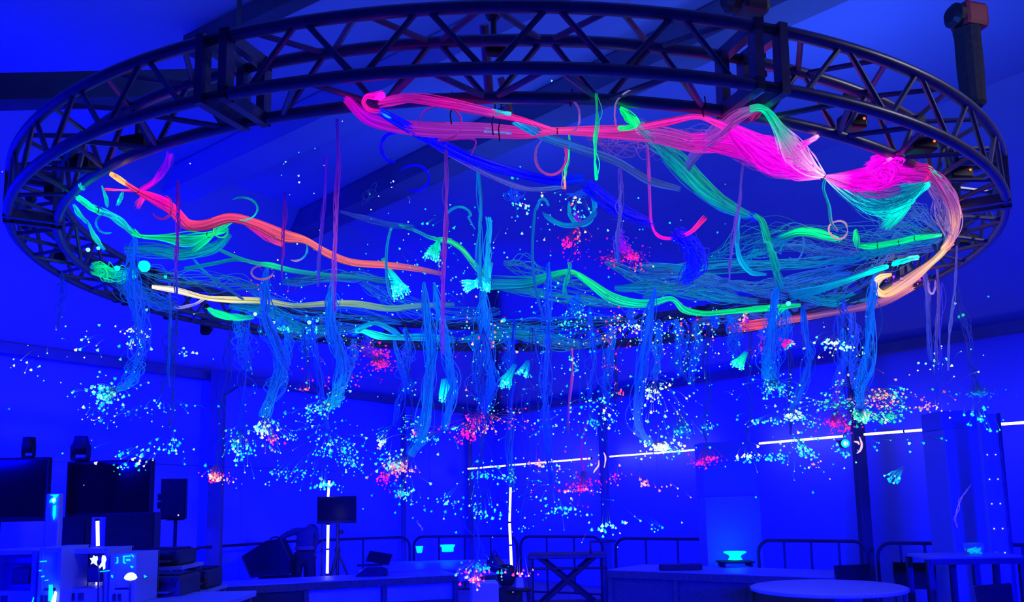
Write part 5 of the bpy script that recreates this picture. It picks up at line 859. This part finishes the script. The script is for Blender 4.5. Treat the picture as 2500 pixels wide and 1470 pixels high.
# bright deck table in the middle carrying the buckets
a = at(875, 1390, 11.6); r = empty('display_table', (a.x + 1.0, 12.62, 0), 0, 'wide white display table behind the left counter', 'table'); MB().box((0, 0, .765), (2.05, 1.7, .03), bev=.006).obj('table_top', M_WHITE, r)
for sx in (-1, 1):
    for sy in (-1, 1): MB().box((sx * .95, sy * .78, .375), (.06, .06, .75)).obj('leg', M_STEEL, r)
MB().box((0, -.8, .68), (1.9, .03, .14)).obj('apron', M_WHITE, r)
def vessel(px, py0, py1, wpx, d, label, name, prof, parent_z=None, mt=M_CYANGLOW):
    t, b = at(px, py0, d), at(px, py1, d); H = t.z - b.z; R = wpx * scale_at(d) / 2; r = empty(name, b, 0, label, 'bowl', 'glowing cyan vessels')
    MB().lathe((0, 0, 0), [(q * R, h * H) for q, h in prof], 24).obj('body', mt, r, True); n = 24
    MB().tube([(R * prof[-1][0] * math.cos(x), R * prof[-1][0] * math.sin(x), H * prof[-1][1]) for x in np.linspace(0, 2 * PI, 25)], R * .05, 6, False).obj('rim', mt, r, True); return r
vessel(1024, 1334, 1350, 18, 13.2, 'small cyan glowing bucket on the display table', 'bucket', [(.62, 0), (.72, .1), (.85, .5), (.95, .85), (1, 1)])
vessel(1093, 1331, 1347, 35, 13.3, 'wide cyan glowing tub right of the small bucket', 'tub', [(.78, 0), (.82, .12), (.80, .5), (.88, .72), (1, .8), (1, 1)])
vessel(1795, 1348, 1367, 52, 11.0, 'cyan glowing flared bowl in front of the white pillar', 'flared_bowl', [(.62, 0), (.66, .05), (.50, .35), (.58, .6), (.85, .8), (1, .9), (1, 1)])
st = empty('bowl_stand', at(1795, 1369, 11.0) - Vector((0, 0, .0)), 0, 'dark low stand under the flared cyan bowl', 'stand'); zz = st.location.z - .8
MB().box((0, 0, -.012), (.42, .3, .02), bev=.004).obj('stand_top', M_DKFAB, st); 
for s in (-1, 1): MB().box((s * .17, 0, -zz / 2 - .012), (.03, .26, zz - .022)).obj('stand_leg', M_DKFAB, st)
# laptop and black bag on the left counter / table
r = empty('laptop', at(903, 1356, 12.6), .2, 'open dark laptop on the display table', 'laptop'); r.location.z = .782
MB().box((0, 0, .011), (.36, .25, .018), bev=.004).obj('base', M_BLACK, r); MB().box((0, 0, .022), (.3, .12, .004)).obj('keyboard', M_DKGREY, r); MB().box((.14, .14, .10), (.34, .012, .22), rot=(Matrix.Rotation(-.9, 3, 'X') @ Matrix.Rotation(.3, 3, 'Y'))).obj('lid', M_BLACK, r)
r = empty('black_case', at(908, 1391, 10.9), .05, 'low black case with sloping end on the left counter', 'case'); r.location.z = .781; k = scale_at(10.9)
MB().prism([(-36 * k, -.12, 0), (36 * k, -.12, 0), (36 * k, -.12, 13 * k), (22 * k, -.12, 19 * k), (-14 * k, -.12, 19 * k), (-34 * k, -.12, 4 * k)], (0, .24, 0)).obj('shell', M_BLACK, r); MB().tube([(-5 * k, -.125, 10 * k), (-3 * k, -.15, 13 * k), (6 * k, -.15, 13 * k), (8 * k, -.125, 10 * k)], .006, 6).obj('handle', M_DKGREY, r)
# small monitor on tripod and a slim stand beside it
c, W, H = rect(775, 1212, 870, 1278, 11.9); r = empty('monitor', c, 0, 'small black monitor on a tripod left of the buckets', 'monitor')
cs = MB().box((0, 0, 0), (W, .05, H), bev=.008).obj('casing', M_BLACK, r); MB().box((0, -.028, .012), (W - .03, .006, H - .06)).obj('panel', M_SCREEN, cs); MB().box((0, .04, 0), (.12, .03, .12)).obj('mount', M_DKGREY, r)
r = empty('tripod_stand', (at(823, 1300, 11.95).x, 11.99, 0), 0, 'dark tripod carrying the small monitor', 'tripod'); zt = at(823, 1278, 11.95).z
MB().tube([(0, 0, .35), (0, 0, zt - .01)], .024, 10).obj('pole', M_DKGREY, r); MB().lathe((.05, 0, zt - .12), [(.02, -.03), (.035, 0), (.02, .03)], 10).obj('clamp_knob', M_DKGREY, r); MB().lathe((0, 0, 1.05), [(.03, -.05), (.045, 0), (.03, .04)], 12).obj('collar', M_DKGREY, r)
for a in (.15, 2.5, 4.4): MB().tube([(0, 0, 1.04), (.42 * math.cos(a), .42 * math.sin(a), .01)], .016, 8).obj('leg', M_DKGREY, r)
r = empty('microphone_stand', (at(784, 1300, 11.9).x, 11.95, 0), 0, 'slim dark stand left of the upright white tube', 'stand'); zt = at(784, 1280, 11.9).z
MB().tube([(0, 0, .02), (0, 0, zt)], .011, 8).obj('pole', M_DKGREY, r); MB().lathe((0, 0, 0), [(.14, 0), (.14, .02), (.03, .05)], 18).obj('base', M_DKGREY, r)
for z in (.7, 1.05): MB().lathe((0, 0, z), [(.012, -.03), (.02, 0), (.012, .03)], 10).obj('clutch', M_DKGREY, r)
# pillars of white panels
def pillar(x0, x1, y0, ysplit, d, label, dots=False):
    c, W, H = rect(x0, y0, x1, 1400, d); zt = at((x0 + x1) / 2, y0, d).z; zs = at((x0 + x1) / 2, ysplit, d).z; r = empty('panel_pillar', (c.x, d + .25, 0), 0, label, 'pillar', 'white panel pillars')
    MB().box((0, .02, (zt + zs) / 2), (W, .46, zt - zs - .006), bev=.006).obj('upper_panel', M_PVC, r); MB().box((0, 0, zs / 2), (W * 1.0, .5, zs), bev=.006).obj('lower_panel', M_WHITE, r)
    return r, W
pillar(1722, 1856, 1078, 1212, 11.3, 'white two part panel pillar behind the right counter')
pillar(2318, 2432, 1000, 1046, 9.2, 'wide shaded panel pillar at the far right')
c, W, H = rect(2410, 1225, 2462, 1400, 8.6); r = empty('banner_post', (c.x, 8.6, 0), 0, 'bright white post with pairs of screw heads at far right', 'post'); zt = at(2436, 1010, 8.6).z
MB().box((0, 0, zt / 2), (W * .86, .05, zt), bev=.006).obj('board', M_WHITE, r); MB().box((W * .5, -.01, zt / 2), (.03, .06, zt), bev=.004).obj('edge_strip', M_STEEL, r); MB().box((0, .05, .015), (.4, .4, .03), bev=.006).obj('foot', M_STEEL, r)
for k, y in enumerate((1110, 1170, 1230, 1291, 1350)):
    for s in (-1, 1): z = at(2430, y, 8.57).z; MB().lathe((s * W * .2, -.027, z), [(.006, -.003), (.007, 0), (.003, .003)], 10, RXm).obj('screw_head', M_WHITEGLOW, r)  # screw heads carry emission of their own
# scissor cart
cx0 = at(1290, 1400, 11.9); cx1 = at(1482, 1400, 11.6); W = cx1.x - cx0.x; r = empty('scissor_cart', ((cx0.x + cx1.x) / 2, 11.75, 0), -.05, 'dark scissor lift cart on castors behind the seated person', 'cart')
MB().box((0, 0, .26), (W, .7, .10), bev=.01).obj('chassis', M_DKGREY, r); MB().box((0, 0, .93), (W * .98, .68, .05), bev=.008).obj('platform', M_DKGREY, r)
for sy in (-.3, .3):
    for s in (-1, 1): MB().tube([(-s * W * .36, sy, .3), (s * W * .36, sy, .92)], .026, 6).obj('scissor_arm', M_DKGREY, r)
for sx in (-1, 1):
    MB().box((sx * W * .47, 0, .62), (.06, .6, .64), bev=.006).obj('end_post', M_DKGREY, r)
    for sy in (-1, 1): MB().lathe((sx * W * .4, sy * .26, .08), [(.03, -.025), (.08, -.02), (.08, .02), (.03, .025)], 14, RXm).obj('castor', M_BLACK, r); MB().box((sx * W * .4, sy * .26, .185), (.05, .06, .07)).obj('castor_fork', M_DKGREY, r)
MB().tube([(W * .3, -.3, .96), (W * .3, -.3, 1.12), (W * .62, -.3, 1.12)], .018, 8).obj('push_handle', M_DKGREY, r); MB().tube([(-W * .5, -.3, .78), (W * .5, -.3, .78)], .016, 8).obj('cross_bar', M_DKGREY, r)
# plinth with the flower and rucksack
a = at(1178, 1428, 5.7); r = empty('white_plinth', (a.x, 5.95, 0), .1, 'pale plinth under the glowing fibre flower', 'plinth'); k = scale_at(5.7)
MB().box((0, 0, a.z / 2 + .004), (66 * k, .24, a.z - .012), bev=.006).obj('body', M_WHITE, r); MB().box((0, 0, .01), (80 * k, .3, .02), bev=.004).obj('foot_plate', M_GREYFAB, r)
def cloth_lump(name, pts, d, dep, mt, label, cat):
    P = [at(x, y, d) for x, y in pts]; b = min(P, key=lambda q: q.z); root = empty(name, (sum(p.x for p in P) / len(P), d, b.z), 0, label, cat); o = Vector(root.location); bm = bmesh.new(); rings = []
    cxy = Vector((sum((p - o).x for p in P) / len(P), 0, sum((p - o).z for p in P) / len(P)))
    for j, (yy, s) in enumerate(((-dep * .5, .6), (-dep * .32, .9), (0, 1), (dep * .32, .9), (dep * .5, .6))): rings.append([bm.verts.new(cxy + ((p - o) - cxy) * s + Vector((0, yy, 0))) for p in P])
    n = len(P)
    for j in range(4):
        for i in range(n): bm.faces.new((rings[j][i], rings[j][(i + 1) % n], rings[j + 1][(i + 1) % n], rings[j + 1][i]))
    bm.faces.new(rings[0][::-1]); bm.faces.new(rings[-1]); bmesh.ops.recalc_face_normals(bm, faces=bm.faces[:]); me = bpy.data.meshes.new('bag_body'); bm.to_mesh(me); bm.free(); me.materials.append(mt)
    ob = link('bag_body', me, root); s = ob.modifiers.new('soft', 'SUBSURF'); s.levels = s.render_levels = 2; me.polygons.foreach_set('use_smooth', [True] * len(me.polygons)); return root
rk = cloth_lump('rucksack', ((1186, 1368), (1196, 1357), (1208, 1351), (1218, 1360), (1228, 1368), (1236, 1386), (1232, 1398), (1216, 1401), (1200, 1396), (1188, 1384)), 10.7, .3, M_NAVY, 'slumped dark blue rucksack at the end of the left counter', 'bag')
MB().tube([at(1200, 1356, 10.5) - Vector(rk.location), at(1208, 1343, 10.5) - Vector(rk.location), at(1217, 1360, 10.5) - Vector(rk.location)], .012, 6).obj('carry_loop', M_NAVY, rk)
a, b = at(1178, 1402, 10.6), at(1240, 1402, 10.6); r = empty('stool', ((a.x + b.x) / 2, 10.7, 0), 0, 'plain dark stool under the rucksack', 'stool'); zt = rk.location.z - .03
MB().lathe((0, 0, zt - .02), [(.19, -.02), (.2, 0), (.19, .02)], 20).obj('seat', M_DKGREY, r)
for k in range(4): MB().tube([(.12 * math.cos(k * PI / 2 + .8), .12 * math.sin(k * PI / 2 + .8), zt - .04), (.19 * math.cos(k * PI / 2 + .8), .19 * math.sin(k * PI / 2 + .8), 0)], .015, 8).obj('leg', M_DKGREY, r)
# right: round table, high bar table with glowing bowl, dark chairs
p = on(2030, 1436, .75) if False else at(2030, 1434, 7.9); r = empty('round_table', (p.x, p.y + .1, 0), 0, 'round white table at the bottom right', 'table'); zt = at(2030, 1434, 7.9).z
MB().lathe((0, 0, zt - .02), [(.66, -.02), (.68, -.01), (.68, .012), (.66, .02)], 48).obj('table_top', M_WHITE, r); MB().tube([(0, 0, .03), (0, 0, zt - .04)], .045, 12).obj('pedestal', M_STEEL, r); MB().lathe((0, 0, 0), [(.32, 0), (.32, .02), (.06, .05)], 28).obj('base', M_STEEL, r)
a, b = at(2256, 1357, 8.0), at(2520, 1357, 7.7); zt = at(2382, 1357, 7.9).z; W = b.x - a.x; r = empty('high_table', ((a.x + b.x) / 2, 8.1, 0), -.08, 'high dark framed table with the glowing clear bowl at right', 'table')
MB().box((0, 0, zt - .015), (W, .55, .03), bev=.005).obj('table_top', M_WHITE, r); MB().box((0, -.27, zt - .045), (W, .03, .05)).obj('front_rail', M_DKGREY, r)
for sx in (-.49, 0, .49):
    for sy in (-1, 1): MB().box((sx * W, sy * .25, (zt - .03) / 2), (.05, .05, zt - .03)).obj('leg', M_DKGREY, r)
MB().box((0, .1, .35), (W * .96, .4, .025)).obj('lower_shelf', M_DKGREY, r)
p = at(2378, 1348, 8.05); p.z = zt + .004; r = empty('clear_bowl', p, 0, 'clear bowl holding crinkled cyan glowing fibres', 'bowl'); k = scale_at(8.05)
MB().lathe((0, 0, 0), [(15 * k, 0), (21 * k, 8 * k), (24 * k, 20 * k), (22 * k, 26 * k), (21.5 * k, 26 * k), (23 * k, 20 * k), (20 * k, 9 * k), (13 * k, 1.5 * k)], 28).obj('bowl_wall', M_CLEAR, r, True)
S = 60; pa = np.zeros((S, 14, 3)); 
for i in range(S):
    c = rng.normal(size=3) * np.array([7, 5, 2.2]) * k + np.array([0, 0, 8 * k]); pa[i] = c + np.cumsum(rng.normal(size=(14, 3)) * np.array([2.2, 1.5, 1.4]) * k * .7, 0)
pa[..., 2] = np.clip(pa[..., 2], 3 * k, 16 * k); pa[..., 0] = np.clip(pa[..., 0], -15 * k, 15 * k); pa[..., 1] = np.clip(pa[..., 1], -12 * k, 12 * k)
link('glowing_fibres', strands_mesh('glowing_fibres', pa, np.full(S, .9 * k), np.tile(np.array(lin((0, 215, 230))), (S, 14, 1)) * (.5 + .7 * rng.random((S, 1, 1))), M_FIBRE), r, kind='stuff')
def chair(px, py, d, yaw, label):
    p = at(px, py, d); r = empty('folding_chair', (p.x, d, 0), yaw, label, 'chair', 'dark chairs at the right bottom')
    MB().box((0, 0, .45), (.42, .42, .03), bev=.01).obj('seat', M_BLACKCLOTH, r); MB().box((0, .2, .78), (.42, .03, .28), bev=.012).obj('backrest', M_BLACKCLOTH, r)
    for sx in (-1, 1): MB().tube([(sx * .2, -.19, 0), (sx * .2, -.17, .45)], .013, 6).obj('leg', M_STEEL, r); MB().tube([(sx * .2, .24, 0), (sx * .2, .18, .45), (sx * .2, .21, .92)], .013, 6).obj('leg', M_STEEL, r)
chair(2110, 1400, 9.2, .3, 'dark chair in front of the dark right column'); chair(2232, 1440, 9.35, -.5, 'dark chair between round table and high table'); chair(2480, 1440, 7.0, .4, 'dark chair at the bottom right corner')
a = at(1650, 1372, 10.9); r = empty('small_box', (a.x, 10.6, .804), 0, 'low dark box on the right counter', 'box'); MB().box((0, 0, .03), (.5, .14, .06), bev=.008).obj('body', M_DKFAB, r); MB().box((0, 0, .066), (.48, .13, .01)).obj('lid', M_DKGREY, r)
p = at(1268, 1434, 7.4); r = empty('paper_bag', p, .2, 'pale grey paper bag beside the seated person', 'bag'); k = scale_at(7.4)
MB().prism([(-9 * k, -.03, 0), (9 * k, -.03, 0), (8 * k, -.03, 22 * k), (2 * k, -.03, 25 * k), (-7 * k, -.03, 21 * k)], (0, .06, 0)).obj('bag_body', M_PAPER, r); MB().tube([(-4 * k, -.03, 22 * k), (-2 * k, -.03, 32 * k), (4 * k, -.03, 24 * k)], .003, 5).obj('string_handle', M_PAPER, r)
a = p; r = empty('low_stool', (a.x, 7.4, 0), 0, 'dark stool carrying the paper bag', 'stool'); MB().lathe((0, 0, a.z - .016), [(.10, -.015), (.11, 0), (.10, .012)], 20).obj('seat', M_BLACK, r)
for k in range(3): MB().tube([(.07 * math.cos(k * 2.1), .07 * math.sin(k * 2.1), a.z - .03), (.14 * math.cos(k * 2.1), .14 * math.sin(k * 2.1), 0)], .013, 8).obj('leg', M_BLACK, r)

# ================================================================== PEOPLE
def skin_body(name, verts, edges, radii, mt, parent, root=0, sub=2):
    me = bpy.data.meshes.new(name); me.from_pydata(verts, edges, []); o = bpy.data.objects.new(name, me); COL.objects.link(o); o.parent = parent
    o.modifiers.new('skin', 'SKIN'); me.skin_vertices[0].data[root].use_root = True
    for i, r_ in enumerate(radii): me.skin_vertices[0].data[i].radius = (r_ if isinstance(r_, tuple) else (r_, r_))
    s = o.modifiers.new('sub', 'SUBSURF'); s.levels = s.render_levels = sub; me.materials.append(mt)
    dg = bpy.context.evaluated_depsgraph_get(); ev = bpy.data.meshes.new_from_object(o.evaluated_get(dg)); o.modifiers.clear(); o.data = ev; ev.name = name
    if not ev.materials: ev.materials.append(mt)
    ev.polygons.foreach_set('use_smooth', [True] * len(ev.polygons)); return o
def hand(parent, wrist, dirv, side, s=1.0, mt=None):
    """palm with four fingers and a thumb, one skin mesh, slightly curled"""
    w_ = Vector(wrist); d = Vector(dirv).normalized(); lat = d.cross(Vector((0, 1, .2))).normalized() * side; nrm = lat.cross(d).normalized()
    V = [w_, w_ + d * .05 * s]; E = [(0, 1)]; Rr = [.022 * s, (.034 * s, .016 * s)]
    for k, (o_, L) in enumerate(((-.030, .075), (-.010, .088), (.010, .082), (.030, .064))):
        b = w_ + d * .09 * s + lat * o_ * s; i = len(V); V += [b, b + d * L * .45 * s + nrm * .012 * s, b + d * L * .8 * s + nrm * .035 * s]; Rr += [.012 * s, .0095 * s, .0075 * s]; E += [(1, i), (i, i + 1), (i + 1, i + 2)]
    b = w_ + d * .035 * s - lat * .035 * s; i = len(V); V += [b, b + d * .03 * s - lat * .022 * s, b + d * .06 * s - lat * .026 * s + nrm * .012 * s]; Rr += [.013 * s, .011 * s, .009 * s]; E += [(1, i), (i, i + 1), (i + 1, i + 2)]
    return skin_body('hand', [v[:] for v in V], E, Rr, mt or M_SKIN, parent, 0, 1)
# bending person seen from behind, reaching down left to a case
D1 = 13.0; k = scale_at(D1); px0 = 742; X = lambda px: (px - px0) * k; base = at(px0, 1400, D1)
r = empty('person', (base.x, D1, 0), 0, 'person bending over in grey top and dark trousers, holding a black case', 'person')
zz = lambda y: at(px0, y, D1).z
pel = (0, 0, zz(1352)); wai = (0, .04, zz(1336)); che = (.0, .20, zz(1308)); nek = (-.0, .34, zz(1298)); hea = (-.01, .47, zz(1302)); she_l = (X(712), .22, zz(1297)); she_r = (X(760), .22, zz(1294)); elb_l = (X(694), .10, zz(1306)); wri_l = (X(677), .0, zz(1318)); elb_r = (X(764), .22, zz(1320)); wri_r = (X(758), .14, zz(1350))
V = [pel, wai, che, nek, she_l, elb_l, wri_l, she_r, elb_r, wri_r]; E = [(0, 1), (1, 2), (2, 3), (2, 4), (4, 5), (5, 6), (2, 7), (7, 8), (8, 9)]
body = skin_body('body', V, E, [(.15, .11), (.145, .10), (.165, .10), .055, .062, .045, .032, .062, .045, .032], M_SHIRT, r)
hl, hr_ = (X(728), 0, zz(1366)), (X(756), 0, zz(1366)); legs = [pel, hl, (X(722), -.04, .46), (X(716), 0, .06), (X(716), -.13, .03), hr_, (X(762), -.04, .46), (X(766), 0, .06), (X(766), -.13, .03), (0, .02, zz(1340))]
skin_body('trousers', legs, [(0, 1), (1, 2), (2, 3), (3, 4), (0, 5), (5, 6), (6, 7), (7, 8), (0, 9)], [(.155, .12), .098, .068, .052, .042, .098, .068, .052, .042, (.15, .105)], M_TROUSER, r)
MB().lathe((0, .03, zz(1338)), [(.142, -.025), (.144, 0), (.142, .025)], 24).obj('waist_skin', M_SKIN, r, True)
hd = MB().lathe((0, .45, zz(1300)), [(.02, -.12), (.06, -.10), (.085, -.04), (.092, .03), (.075, .09), (.03, .12)], 16, Matrix.Rotation(-1.9, 3, 'X')).obj('head', M_SKIN, r, True); MB().lathe((0, .44, zz(1300) + .012), [(.03, -.10), (.075, -.06), (.098, 0), (.1, .05), (.07, .11), (.02, .135)], 16, Matrix.Rotation(-1.7, 3, 'X')).obj('hair', M_HAIR, r, True)
hand(r, wri_l, (-.6, -.1, -.7), 1); hand(r, wri_r, (-.1, .1, -1), -1)
D2 = 12.4; P = [at(x, y, D2) for x, y in ((591, 1360), (650, 1322), (684, 1317), (707, 1368), (706, 1401), (612, 1409))]; b = P[5]
r = empty('equipment_case', (b.x, D2, 0), 0, 'big tilted black equipment case held by the bending person', 'case'); o = Vector((b.x, D2, 0)); ctr = sum(P, Vector()) / 6
MB().prism([p - o for p in P], (0, .3, 0)).obj('shell', M_BLACK, r); MB().tube([at(650, 1321, D2) - o + Vector((0, .17, 0)), at(656, 1314, D2) - o + Vector((0, .17, 0)), at(668, 1312, D2) - o + Vector((0, .17, 0)), at(676, 1317, D2) - o + Vector((0, .17, 0))], .012, 8).obj('handle', M_DKGREY, r)
for (i, j) in ((0, 1), (1, 2), (2, 3), (4, 5), (5, 0)): MB().tube([P[i] - o, P[j] - o], .012, 6).obj('edge_trim', M_DKGREY, r)
MB().box((0.35, .17, (min(p.z for p in P) - .0) / 2 - .0), (.5, .3, min(p.z for p in P) - .01), bev=.01).obj('trolley_base', M_BLACK, r)
# seated person from behind at the bottom middle
D3 = 8.0; k = scale_at(D3); base = at(1238, 1470, D3); zt = at(1238, 1388, D3).z; z0 = 0
r = empty('person', (base.x, D3, 0), .15, 'dark haired person in black top seen from behind at the bottom', 'person'); hz = at(1238, 1406, D3).z; sz = hz - .135
V = [(0, -.02, sz - .52), (0, 0, sz - .28), (0, .01, sz - .04), (0, .02, sz + .05), (-.10, .0, sz - .04), (-.115, .06, sz - .25), (-.10, .26, sz - .36), (.10, .0, sz - .04), (.115, .06, sz - .25), (.10, .26, sz - .36), (-.09, .1, sz - .54), (-.10, .46, sz - .54), (-.10, .47, .1), (-.10, .58, .04), (.09, .1, sz - .54), (.10, .46, sz - .54), (.10, .47, .1), (.10, .58, .04)]
E = [(0, 1), (1, 2), (2, 3), (2, 4), (4, 5), (5, 6), (2, 7), (7, 8), (8, 9), (0, 10), (10, 11), (11, 12), (12, 13), (0, 14), (14, 15), (15, 16), (16, 17)]
skin_body('body', V, E, [(.12, .11), (.10, .09), (.10, .08), .045, .05, .045, .034, .05, .045, .034, .085, .065, .045, .035, .085, .065, .045, .035], M_BLACKCLOTH, r)
hd = MB().lathe((0, .02, hz), [(.03, -.10), (.055, -.085), (.072, -.045), (.077, 0), (.072, .05), (.045, .08), (.015, .09)], 18); hd.lathe((0, .098, hz - .012), [(.012, -.022), (.016, -.006), (.006, .03)], 8)
for s in (-1, 1): hd.lathe((s * .078, .02, hz - .01), [(.006, -.028), (.013, -.008), (.013, .012), (.006, .028)], 8)
hd.obj('head', M_SKIN, r, True); MB().lathe((0, .0, hz + .004), [(.045, -.09), (.07, -.07), (.088, -.02), (.092, .03), (.08, .07), (.05, .092), (.015, .10)], 20).obj('hair', M_HAIR, r, True)
MB().box((0, -.10, sz - .13), (.11, .006, .07), rot=Matrix.Rotation(-.06, 3, 'X')).obj('back_print', M_TAG, r)
hand(r, (-.10, .27, sz - .36), (.3, 1, -.2), 1, .9); hand(r, (.10, .27, sz - .36), (-.3, 1, -.2), -1, .9)
st = empty('stool', (base.x, D3 - .02, 0), 0, 'dark stool under the seated person', 'stool'); zs = max(.2, sz - .66)
MB().lathe((0, 0, zs - .02), [(.15, -.02), (.16, 0), (.15, .02)], 20).obj('seat', M_DKGREY, st)
for q in range(4): MB().tube([(.1 * math.cos(q * PI / 2 + .8), .1 * math.sin(q * PI / 2 + .8), zs - .03), (.16 * math.cos(q * PI / 2 + .8), .16 * math.sin(q * PI / 2 + .8), 0)], .014, 8).obj('leg', M_DKGREY, st)
